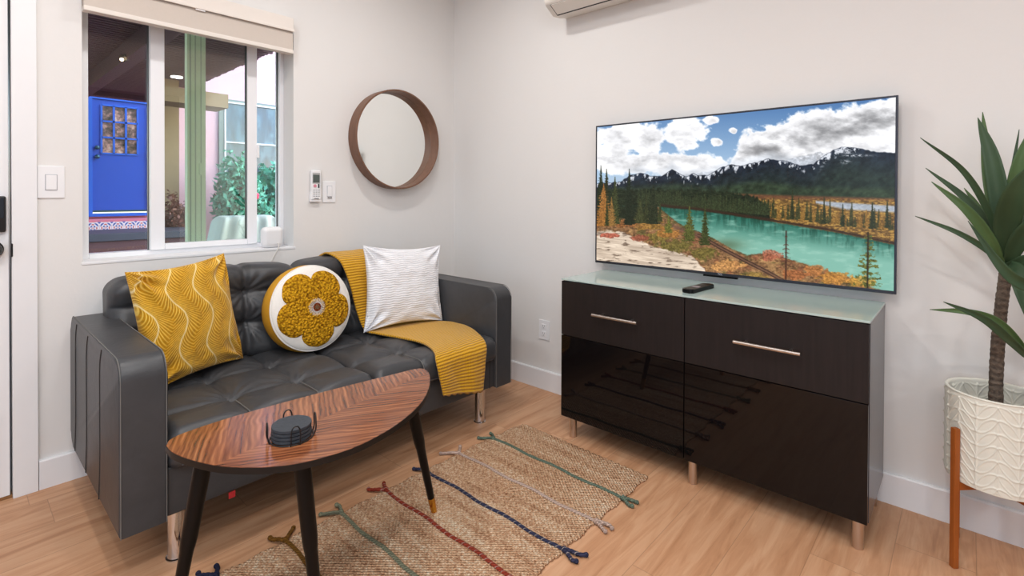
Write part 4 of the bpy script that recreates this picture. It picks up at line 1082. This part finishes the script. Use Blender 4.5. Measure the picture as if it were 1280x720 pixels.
pl_ = empty('potted_yucca', (PC[0], PC[1], .44), 'tall yucca with thick ringed trunk and long pointed green leaves', 'plant')
tp = catmull([(-.185, -2.727, .438), (-.185, -2.727, .589), (-.185, -2.731, .713), (-.185, -2.737, .813), (-.185, -2.745, .913), (-.187, -2.744, .95)], 90)
tube('trunk', tp, [(.0175 - .003 * i / 90) * (1 + .13 * (((i * .37 + .3 * math.sin(i * .9)) % 1) - .5)) for i in range(91)], M['bark'], pl_, 20)
tp2 = catmull([(-.200, -2.796, .438), (-.200, -2.806, .56), (-.2, -2.814, .655)], 40)
tube('short_trunk', tp2, [.015 * (1 + .12 * (((i * .37) % 1) - .5)) for i in range(41)], M['bark'], pl_, 18)
LV = [
(.022,[(-0.190,-2.737,0.946),(-0.180,-2.732,1.047),(-0.140,-2.706,1.221),(-0.100,-2.690,1.418)]),
(.026,[(-0.200,-2.740,0.940),(-0.220,-2.733,1.085),(-0.220,-2.711,1.255),(-0.180,-2.678,1.392)]),
(.007,[(-0.180,-2.746,0.950),(-0.130,-2.754,1.108),(-0.090,-2.762,1.222),(-0.060,-2.777,1.358)]),
(.022,[(-0.190,-2.746,0.950),(-0.200,-2.758,1.109),(-0.220,-2.768,1.229),(-0.220,-2.792,1.345)]),
(.034,[(-0.200,-2.744,0.940),(-0.260,-2.743,1.052),(-0.340,-2.758,1.156),(-0.380,-2.795,1.243)]),
(.010,[(-0.190,-2.739,0.940),(-0.240,-2.712,1.073),(-0.300,-2.648,1.217),(-0.360,-2.547,1.323)]),
(.013,[(-0.190,-2.739,0.940),(-0.200,-2.717,1.034),(-0.180,-2.648,1.140),(-0.140,-2.550,1.239)]),
(.016,[(-0.200,-2.737,0.935),(-0.250,-2.709,1.012),(-0.290,-2.654,1.104),(-0.300,-2.572,1.189)]),
(.009,[(-0.200,-2.735,0.930),(-0.240,-2.699,0.982),(-0.270,-2.631,1.034),(-0.280,-2.532,1.080)]),
(.010,[(-0.180,-2.736,0.940),(-0.120,-2.715,1.025),(-0.090,-2.681,1.111),(-0.070,-2.647,1.172)]),
(.022,[(-0.200,-2.746,0.930),(-0.280,-2.795,0.960),(-0.360,-2.813,0.900),(-0.420,-2.744,0.928),(-0.440,-2.658,1.075)]),
(.026,[(-0.200,-2.746,0.935),(-0.260,-2.767,0.923),(-0.300,-2.785,0.850),(-0.300,-2.795,0.772)]),
(.026,[(-0.200,-2.749,0.940),(-0.270,-2.771,1.018),(-0.320,-2.807,1.068),(-0.340,-2.851,1.049)]),
(.020,[(-0.180,-2.750,0.940),(-0.120,-2.784,1.009),(-0.090,-2.824,1.084),(-0.070,-2.867,1.134)]),
(.020,[(-0.190,-2.750,0.945),(-0.140,-2.786,1.084),(-0.120,-2.820,1.182),(-0.100,-2.855,1.279)]),
(.012,[(-0.205,-2.811,0.650),(-0.280,-2.739,0.763),(-0.310,-2.669,0.797),(-0.330,-2.573,0.795)]),
(.013,[(-0.205,-2.813,0.645),(-0.300,-2.750,0.729),(-0.350,-2.692,0.791),(-0.390,-2.606,0.833)]),
(.016,[(-0.200,-2.816,0.645),(-0.200,-2.822,0.757),(-0.200,-2.834,0.853),(-0.180,-2.859,0.924)]),
(.016,[(-0.200,-2.818,0.645),(-0.240,-2.847,0.747),(-0.260,-2.876,0.801),(-0.280,-2.910,0.821)]),
(.014,[(-0.195,-2.819,0.645),(-0.120,-2.850,0.698),(-0.080,-2.886,0.770),(-0.060,-2.912,0.819)]),
]
vd = Vector((-1, .05, .12)).normalized()
for li, (w, pts) in enumerate(LV):
    q = catmull(pts, 34); rows = []
    for i, p in enumerate(q):
        w_ = w * .88; d = Vector(q[min(i + 1, 34)] - q[max(i - 1, 0)]).normalized(); s = d.cross(vd).normalized(); nrm = s.cross(d)
        f = i / 34; ww = w_ * (0.55 + .45 * math.sin(min(1, f * 1.9) * PI / 2)) * (1 - max(0, (f - .42) / .58) ** 2.1) + .0006
        if f < .12: ww = w_ * .62 + .2 * w_ * f
        row = []
        for j in range(7):
            a = (j - 3) / 3; row.append(np.array(Vector(p) + s * ww * a + nrm * (ww * .42 * (abs(a) ** 1.5) - ww * .1)))
        rows.append(row)
    o = grid_mesh('leaf', np.array(rows), M['leaf2'] if li in (0, 3, 7, 9, 15) else M['leaf'], pl_)
    md = o.modifiers.new('thick', 'SOLIDIFY'); md.thickness = .0012; md.offset = 0

# ------------------------------------------------------------------ wifi puck on sill + cable
wf = empty('wifi_router', (-1.225, .02, WZ0), 'small rounded white wireless router on the window stool', 'router')
roundbox('router_body', (-1.278, .006, .8645), (-1.172, .060, .972), .024, (24, 14, 24), M['plastic'], wf, lambda p, v: p)
tube('power_cable', catmull([(-1.206, .006, .886), (-1.208, -.012, .880), (-1.214, -.02, .862), (-1.232, -.018, .83), (-1.250, -.013, .78), (-1.255, -.012, .70), (-1.255, -.012, .5)], 30), .0022, M['plasticw'], wf, 8)

# ------------------------------------------------------------------ outdoors
struct(box('patio_floor', -6, 6, .2, 14, -.12, -.06, simple('patio_paving', (120, 96, 84), .9, bump=.5, bscale=30, var=.25)), 'reddish paved patio outside the window', 'ground')
M['pink'] = simple('pink_stucco', (240, 196, 208), .9, bump=.6, bscale=60, var=.04)
M['pinkd'] = simple('rose_stucco', (196, 116, 134), .9, bump=.6, bscale=60, var=.05)
M['darkwood'] = simple('dark_brown_timber', (96, 68, 76), .7, var=.15)
struct(boxes('wall_outdoor', [(-.78, -.19, 4.0, 4.15, -.06, 4.2), (-.19, 2.2, 4.0, 4.15, 2.28, 4.2), (-.19, 2.2, 4.0, 4.15, -.06, 1.35), (1.2, 2.2, 4.0, 4.15, 1.35, 2.28)], M['pink']), 'pale pink stucco house wall across the patio', 'wall')
struct(boxes('wall_porch', [(-4, -.83, 8.0, 8.15, -.06, 4), (.03, 3, 8.0, 8.15, -.06, 4), (-.83, .03, 8.0, 8.15, 2.74, 4), (-.83, .03, 8.0, 8.15, -.06, .80)], M['pinkd']), 'rose stucco wall around the blue door', 'wall')
wd2 = empty('window_2', (.5, 4.0, 1.35)); struct(wd2, 'teal-tinted neighbouring window with pale frame behind the shrubs', 'window')
boxes('window_frame', [(-.19, -.135, 3.97, 4.03, 1.35, 2.28), (1.15, 1.2, 3.97, 4.03, 1.35, 2.28), (-.135, 1.15, 3.97, 4.03, 2.252, 2.28), (-.135, 1.15, 3.97, 4.03, 1.35, 1.38)], simple('grey_green_frame', (130, 146, 142), .5), wd2)
boxes('white_bead', [(-.135, -.118, 3.96, 4.0, 1.38, 2.252), (-.118, 1.15, 3.96, 4.0, 2.232, 2.252), (-.118, 1.15, 3.96, 4.0, 1.755, 1.772)], M['vinyl'], wd2)
def teal():  # streaky reflection tones painted into the glass, plus a faint added glow
    m, t = newmat('teal_glass_painted_reflection'); s = t.n('SeparateXYZ', {0: t.wpos()})
    n = t.noise(t.mapping(t.wpos(), (7, 1, 2.5)), 1.5, 3)
    c = t.ramp(n, [(.3, lin((24, 46, 66))), (.5, lin((40, 74, 98))), (.7, lin((84, 122, 140)))])
    t.finish(P(t, Base_Color=c, Roughness=.08, Specular_IOR_Level=.8, Emission_Color=c, Emission_Strength=.1)); return m
box('window_pane', -.12, 1.15, 3.99, 4.0, 1.38, 2.24, teal(), wd2)
d2 = empty('door_2', (-.4, 7.98, .80)); struct(d2, 'cobalt blue nine-lite door seen through the left window lite', 'door')
blue = simple('cobalt_paint', (22, 74, 172), .45, var=.05); blue2 = simple('cobalt_trim', (26, 92, 190), .45)
boxes('door_frame', [(-.83, -.775, 7.94, 8.02, .78, 2.74), (-.025, .03, 7.94, 8.02, .78, 2.74), (-.775, -.025, 7.94, 8.02, 2.69, 2.74), (-.83, .03, 7.9, 8.02, .76, .81)], blue2, d2)
gx0, gx1, gz0, gz1 = -.655, -.165, 1.80, 2.60
boxes('door_panel', [(-.775, gx0, 7.97, 8.01, .83, 2.69), (gx1, -.025, 7.97, 8.01, .83, 2.69), (gx0, gx1, 7.97, 8.01, gz1, 2.69), (gx0, gx1, 7.97, 8.01, .83, gz0)], blue, d2)
mb = []
for i in range(4):
    xx = gx0 + (gx1 - gx0) * i / 3; mb.append((xx - .014, xx + .014, 7.955, 8.0, gz0, gz1))
    z_ = gz0 + (gz1 - gz0) * i / 3; mb.append((gx0, gx1, 7.955, 8.0, z_ - .014, z_ + .014))
boxes('glazing_bars', mb, blue2, d2)
def foliage_refl():  # foliage reflection painted into the pane colour, with added glow
    m, t = newmat('door_glass_painted_reflection'); n = t.noise(t.mapping(t.wpos(), (6, 6, 6)), 1.6, 5, .7)
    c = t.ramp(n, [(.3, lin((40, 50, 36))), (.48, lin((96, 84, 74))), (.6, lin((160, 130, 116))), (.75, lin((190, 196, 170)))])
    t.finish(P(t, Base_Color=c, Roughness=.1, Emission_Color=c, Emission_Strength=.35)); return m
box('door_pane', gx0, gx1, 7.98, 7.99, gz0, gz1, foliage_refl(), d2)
for z_ in (1.80, 1.95):
    bm = bmesh.new(); bmesh.ops.create_uvsphere(bm, u_segments=12, v_segments=8, radius=.035, matrix=Matrix.Translation((-.715, 7.93, z_ - .06)))
    from_bm('door_knob' if z_ < 1.9 else 'deadbolt', bm, simple('teal_knob', (30, 80, 100), .3, .5), d2, True)
for z_ in (1.1, 1.75, 2.5): box('hinge', -.035, -.015, 7.93, 7.965, z_, z_ + .12, simple('pale_hinge', (140, 180, 220), .4), d2)
box('door_sweep', -.775, -.025, 7.95, 7.97, .83, .86, simple('sweep_green', (30, 70, 70), .5), d2)

def tilemat():
    m, t = newmat('painted_tile'); s = t.n('SeparateXYZ', {0: t.wpos()})
    a = t.m('SUBTRACT', t.m('FRACT', t.m('DIVIDE', s.outputs[0], .155)), .5); b = t.m('SUBTRACT', t.m('FRACT', t.m('DIVIDE', t.m('SUBTRACT', s.outputs[2], .508), .183)), .5)
    r = t.m('SQRT', t.m('ADD', t.m('MULTIPLY', a, a), t.m('MULTIPLY', b, b)))
    th = t.m('ARCTAN2', b, a); p = t.m('ADD', t.m('SINE', t.m('MULTIPLY', r, 26.0)), t.m('MULTIPLY', t.m('COSINE', t.m('MULTIPLY', th, 4.0)), .8))
    c = t.ramp(t.m('ADD', .5, t.m('MULTIPLY', p, .28)), [(.2, lin((48, 84, 160))), (.45, lin((222, 222, 228))), (.65, lin((226, 222, 224))), (.85, lin((186, 84, 80)))])
    t.finish(P(t, Base_Color=c, Roughness=.3)); return m
struct(box('trim_5', -2.2, 1.0, 7.4, 7.45, .508, .691, tilemat()), 'hand-painted blue and red tile band below the blue door', 'tile band')
struct(box('porch_step', -2.2, 1.0, 7.45, 8.0, -.06, .72, M['pinkd']), 'rose painted porch step under the blue door', 'step')
tbo = empty('patio_bench', (-1.2, 2.9, 0), 'dark slatted patio bench behind the left window lite', 'bench')
box('bench_seat', -1.9, -.75, 2.6, 3.2, .745, .812, simple('slate_blue_seat', (70, 76, 92), .5), tbo, bev=.01)
box('bench_apron', -1.88, -.77, 2.62, 3.18, .66, .745, M['darkwood'], tbo)
for (x, y) in ((-1.86, 2.64), (-.80, 2.64), (-1.86, 3.15), (-.80, 3.15)): box('leg', x - .03, x + .03, y - .03, y + .03, -.06, .66, M['darkwood'], tbo)
bm = bmesh.new(); bm_tube(bm, [(-1.82, 2.66, .50), (-1.35, 2.66, .66)], .02, 6); bm_tube(bm, [(-.84, 2.66, .50), (-1.30, 2.66, .66)], .02, 6)
from_bm('brace', bm, M['darkwood'], tbo)

pr = empty('patio_roof', (-1.6, 2.5, 2.3), 'dark brown slatted patio roof beyond the window', 'patio roof')
sl = []; y = .42
while y < 5.1: sl.append((-4.2, -.49 + random.uniform(-.012, .012), y, y + .035, 2.345, 2.37)); y += .062
boxes('roof_slats', sl, M['darkwood'], pr)
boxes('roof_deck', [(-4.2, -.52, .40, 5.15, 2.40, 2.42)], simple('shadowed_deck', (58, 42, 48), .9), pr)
for (a, b) in (((-1.36, .42, 2.28), (-1.36, 5.1, 2.28)), ((-3.2, .42, 2.28), (-3.2, 5.1, 2.28))):
    box('beam', a[0] - .05, a[0] + .05, a[1], b[1], 2.20, 2.345, M['darkwood'], pr)
box('cross_beam', -4.2, -.52, 4.95, 5.08, 2.29, 2.345, M['darkwood'], pr)
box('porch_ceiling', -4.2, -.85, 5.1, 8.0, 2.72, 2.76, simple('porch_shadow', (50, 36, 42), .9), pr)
box('porch_fascia', -4.2, -.85, 5.08, 5.12, 2.32, 2.76, M['darkwood'], pr)
sp_ = empty('patio_spotlight', (-1.40, 2.4, 2.15), 'small black spotlight under the patio roof beam', 'lamp')
bm = bmesh.new(); bm_tube(bm, [(-1.38, 2.3, 2.24), (-1.40, 2.3, 2.22), (-1.43, 2.27, 2.20)], [.016, .026, .03], 14)
from_bm('lamp_housing', bm, M['black'], sp_, False, 40)
bm = bmesh.new(); bmesh.ops.create_uvsphere(bm, u_segments=12, v_segments=8, radius=.013, matrix=Matrix.Translation((-1.44, 2.255, 2.185)))
from_bm('lamp_bulb', bm, simple('warm_bulb', (255, 226, 180), .4, emit=8), sp_, True)

gp = empty('screen_frame', (-1.49, .32, -.06), 'pale green painted vertical frame post just behind the middle window lite', 'frame post')
M['sage'] = simple('sage_paint', (214, 228, 190), .6, var=.03)
box('post', -1.534, -1.450, .300, .34, -.06, 2.34, M['sage'], gp)
for (a_, b_) in ((-1.524, -1.517), (-1.500, -1.495), (-1.474, -1.470)): box('groove', a_, b_, .2985, .30, -.06, 2.34, simple('sage_shadow', (160, 178, 146), .7), gp)
box('door_catch', -1.483, -1.468, .285, .30, 1.24, 1.30, M['sage'], gp, bev=.003)
tan = simple('tan_stucco', (168, 146, 116), .9, var=.08)
cw = struct(boxes('wall_tan', [(-.835, -.70, 3.6, 3.7, -.06, 2.38)], tan), 'tan painted pier of the house across the patio', 'wall')
bmm = box('soffit', -.99, -.42, 3.0, 3.35, 2.02, 2.16, tan); struct(bmm, 'tan soffit beam crossing behind the green post', 'beam')

# shrub
def leaf_cloud(name, cen, rad, n, size, mat, parent, seed=1, flat=0):
    rs = np.random.RandomState(seed); V = []; F = []
    for i in range(n):
        d = rs.normal(size=3); d /= np.linalg.norm(d); r = rs.uniform(.4, 1) ** .6 * (.82 + .5 * mnoise.noise(Vector(d * 2.6) + Vector((seed, 0, 0))))
        p = np.array(cen) + d * r * np.array(rad)
        a = rs.normal(size=3); a /= np.linalg.norm(a); b = np.cross(a, rs.normal(size=3)); b /= np.linalg.norm(b); s = size * rs.uniform(.6, 1.3)
        k = len(V); V += [p - a * s, p + b * s * .45, p + a * s, p - b * s * .45]; F.append((k, k + 1, k + 2, k + 3))
    return quad_mesh(name, np.array(V), np.array(F), mat, parent, smooth=False)
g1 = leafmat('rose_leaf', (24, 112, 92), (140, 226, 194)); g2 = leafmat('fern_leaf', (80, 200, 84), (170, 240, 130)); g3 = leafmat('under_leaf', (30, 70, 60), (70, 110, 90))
M['woodstem'] = simple('shrub_stem', (70, 52, 44), .9)
def shrub(cx, cy, r, zc, zr, n, seed, label, flowers):
    s = empty('flowering_shrub', (cx, cy, -.06), label, 'shrub', 'rose shrubs below the neighbouring window')
    leaf_cloud('foliage', (cx, cy, zc), (r, .3, zr), n, .036, g1, s, seed)
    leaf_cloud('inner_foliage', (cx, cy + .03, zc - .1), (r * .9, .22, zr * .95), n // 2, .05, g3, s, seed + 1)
    bm = bmesh.new()
    for k in range(5): bm_tube(bm, [(cx + (k - 2) * .03, cy, -.06), (cx + (k - 2) * .1, cy, zc)], [.02, .008], 6)
    from_bm('stem', bm, M['woodstem'], s)
    for f in flowers:
        bm = bmesh.new()
        for k in range(9):
            a = k * 2.4; bmesh.ops.create_uvsphere(bm, u_segments=8, v_segments=6, radius=.026, matrix=Matrix.Translation((f[0] + .022 * math.cos(a), f[1] - .01 * (k % 3), f[2] + .022 * math.sin(a))) @ Matrix.Diagonal((1, .6, 1, 1)))
        from_bm('flower', bm, simple('pink_petals', (226, 40, 92), .6), s, True)
shrub(-.20, 3.28, .27, 1.06, .50, 3800, 3, 'leafy rose shrub with one pink bloom, left of the pair outside the window', [(-.185, 2.96, 1.12)])
shrub(.27, 3.55, .30, 1.10, .46, 3800, 7, 'leafy rose shrub with pink bloom, right of the pair outside the window', [(.19, 3.18, 1.13)])
fe = empty('fern', (.08, 2.8, -.06), 'bright green fern below the shrubs in the right window lite', 'fern')
V = []; F = []
rs = np.random.RandomState(2)
for k in range(26):
    a = rs.uniform(0, 2 * PI); L = rs.uniform(.25, .42); base_p = np.array((.08 + rs.uniform(-.06, .06), 2.8, .62)); dirv = np.array((math.cos(a) * .55, math.sin(a) * .35, 1.0)); dirv /= np.linalg.norm(dirv)
    for j in range(12):
        f_ = j / 12; p = base_p + dirv * L * f_ + np.array((math.cos(a) * .1, math.sin(a) * .1, -.12)) * f_ ** 2
        for s_ in (-1, 1):
            sd = np.array((-math.sin(a), math.cos(a), .2)) * s_; w_ = .055 * (1 - f_) + .01; q = len(V)
            V += [p, p + sd * w_ * .5 + dirv * .014, p + sd * w_ + dirv * .02, p + sd * w_ * .5 - dirv * .006]; F.append((q, q + 1, q + 2, q + 3))
quad_mesh('fronds', np.array(V), np.array(F), g2, fe, smooth=False)
bm = bmesh.new(); bm_tube(bm, [(.08, 2.8, -.06), (.08, 2.8, .66)], .02, 8); from_bm('fern_stem', bm, M['woodstem'], fe)
# planting bed and bark mulch
struct(box('planting_bed', -.62, 1.3, 2.6, 3.95, -.06, .60, simple('bark_mulch', (92, 70, 62), .95, bump=1, bscale=40, var=.3)), 'raised planting bed of dark mulch below the shrubs', 'planting bed')
mul = leaf_cloud('bark_mulch', (-1.9, 4.3, -.02), (.9, .5, .04), 900, .05, simple('red_bark', (110, 66, 56), .95, var=.3), None, 12)
tag(mul, 'loose reddish bark mulch on the ground beyond the green post', 'mulch', kind='stuff')
bs = empty('brown_shrub', (-.80, 3.25, -.06), 'reddish brown twiggy shrub behind the green post, left of the rose shrubs', 'shrub')
leaf_cloud('foliage', (-.80, 3.25, .62), (.24, .2, .55), 4200, .024, leafmat('russet_leaf', (84, 46, 40), (150, 104, 90)), bs, 21)
bm = bmesh.new(); bm_tube(bm, [(-.80, 3.25, -.06), (-.80, 3.25, .7)], [.03, .012], 8); from_bm('stem', bm, M['woodstem'], bs)
# outdoor sofa cushions
os_ = empty('outdoor_sofa', (-.6, 1.5, -.06), 'pale grey-green cushioned patio sofa just outside the window', 'outdoor sofa')
white = simple('pale_outdoor_cushion', (206, 220, 212), .8, var=.03)
def oc_disp(p, v):
    p = p.copy(); w = .012 * np.sin(v[:, 0] * 26) * np.clip(v[:, 2], 0, 1); p[:, 1] -= w
    p[:, 0] += (1 - v[:, 0]) * .10 * v[:, 2]; return p
roundbox('outdoor_cushion', (-1.20, 1.15, .50), (-.71, 1.36, .985), .05, (40, 8, 16), white, os_, oc_disp)
roundbox('outdoor_cushion', (-.68, 1.15, .50), (-.1, 1.36, .935), .07, (30, 8, 14), white, os_, oc_disp)
box('outdoor_seat', -1.2, 0, 1.15, 1.9, .25, .48, white, os_, bev=.03)
box('outdoor_base', -1.2, 0, 1.12, 1.92, -.06, .25, M['darkwood'], os_)

# ------------------------------------------------------------------ lights
def area(name, loc, rot, size, power, col, sizey=None, spread=PI):
    l = bpy.data.lights.new(name, 'AREA'); l.energy = power; l.color = col; l.shape = 'RECTANGLE' if sizey else 'DISK'; l.size = size
    if sizey: l.size_y = sizey
    l.spread = spread
    o = bpy.data.objects.new(name, l); COL.objects.link(o); o.location = loc; o.rotation_euler = rot; return o
warm = (1.0, .985, .97); neut = (.93, .97, 1.0); cool = (.66, .82, 1.0)
glow = simple('downlight_lens', (255, 248, 236), .5, emit=12)
for i, (x, y, pw) in enumerate([(-.95, -.95, 8), (-2.1, -1.0, 9), (-1.7, -2.3, 7), (-2.6, -2.6, 14), (-.45, -4.4, 5), (-2.2, -4.6, 12), (-3.9, -3.6, 12)]):
    t = empty('recessed_downlight', (x, y, H - .012), None, 'ceiling light', 'recessed ceiling downlights')
    t['label'] = 'white recessed downlight in the ceiling'
    lathe('trim_ring', [(.062, .012), (.075, .012), (.075, .006), (.070, .002), (.062, .004)], (x, y, H - .012), M['plastic'], t, 32)
    lathe('lens', [(0, .009), (.062, .009)], (x, y, H - .012), glow, t, 32)
    area('downlight', (x, y, H - .02), (0, 0, 0), .13, pw, warm)
# big soft bounce, like daylight from the open room behind the camera
area('room_daylight', (-3.9, -4.9, 1.7), (math.radians(82), 0, math.radians(-18)), 2.2, 22, cool, 1.6)
area('side_daylight', (-4.85, -2.6, 1.2), (math.radians(84), 0, math.radians(-90)), 2.4, 22, cool, 1.5)
area('ceiling_fill', (-2.9, -2.7, H - .06), (0, 0, 0), 2.6, 30, neut, 2.6)  # added soft fill lamp below the ceiling, no fixture there
W = bpy.data.worlds.new('world'); S.world = W; W.use_nodes = True
nt = W.node_tree; nt.nodes.clear()
sky = nt.nodes.new('ShaderNodeTexSky'); sky.sky_type = 'NISHITA'; sky.sun_disc = False; sky.sun_elevation = math.radians(40); sky.sun_rotation = math.radians(120)
bg = nt.nodes.new('ShaderNodeBackground'); bg.inputs[1].default_value = .75; ow = nt.nodes.new('ShaderNodeOutputWorld')
nt.links.new(sky.outputs[0], bg.inputs[0]); nt.links.new(bg.outputs[0], ow.inputs[0])
S.view_settings.view_transform = 'Standard'; S.view_settings.look = 'None'; S.view_settings.exposure = 0.12
S.cycles.max_bounces = 10; S.cycles.use_denoising = True
S.cycles.sample_clamp_indirect = 6
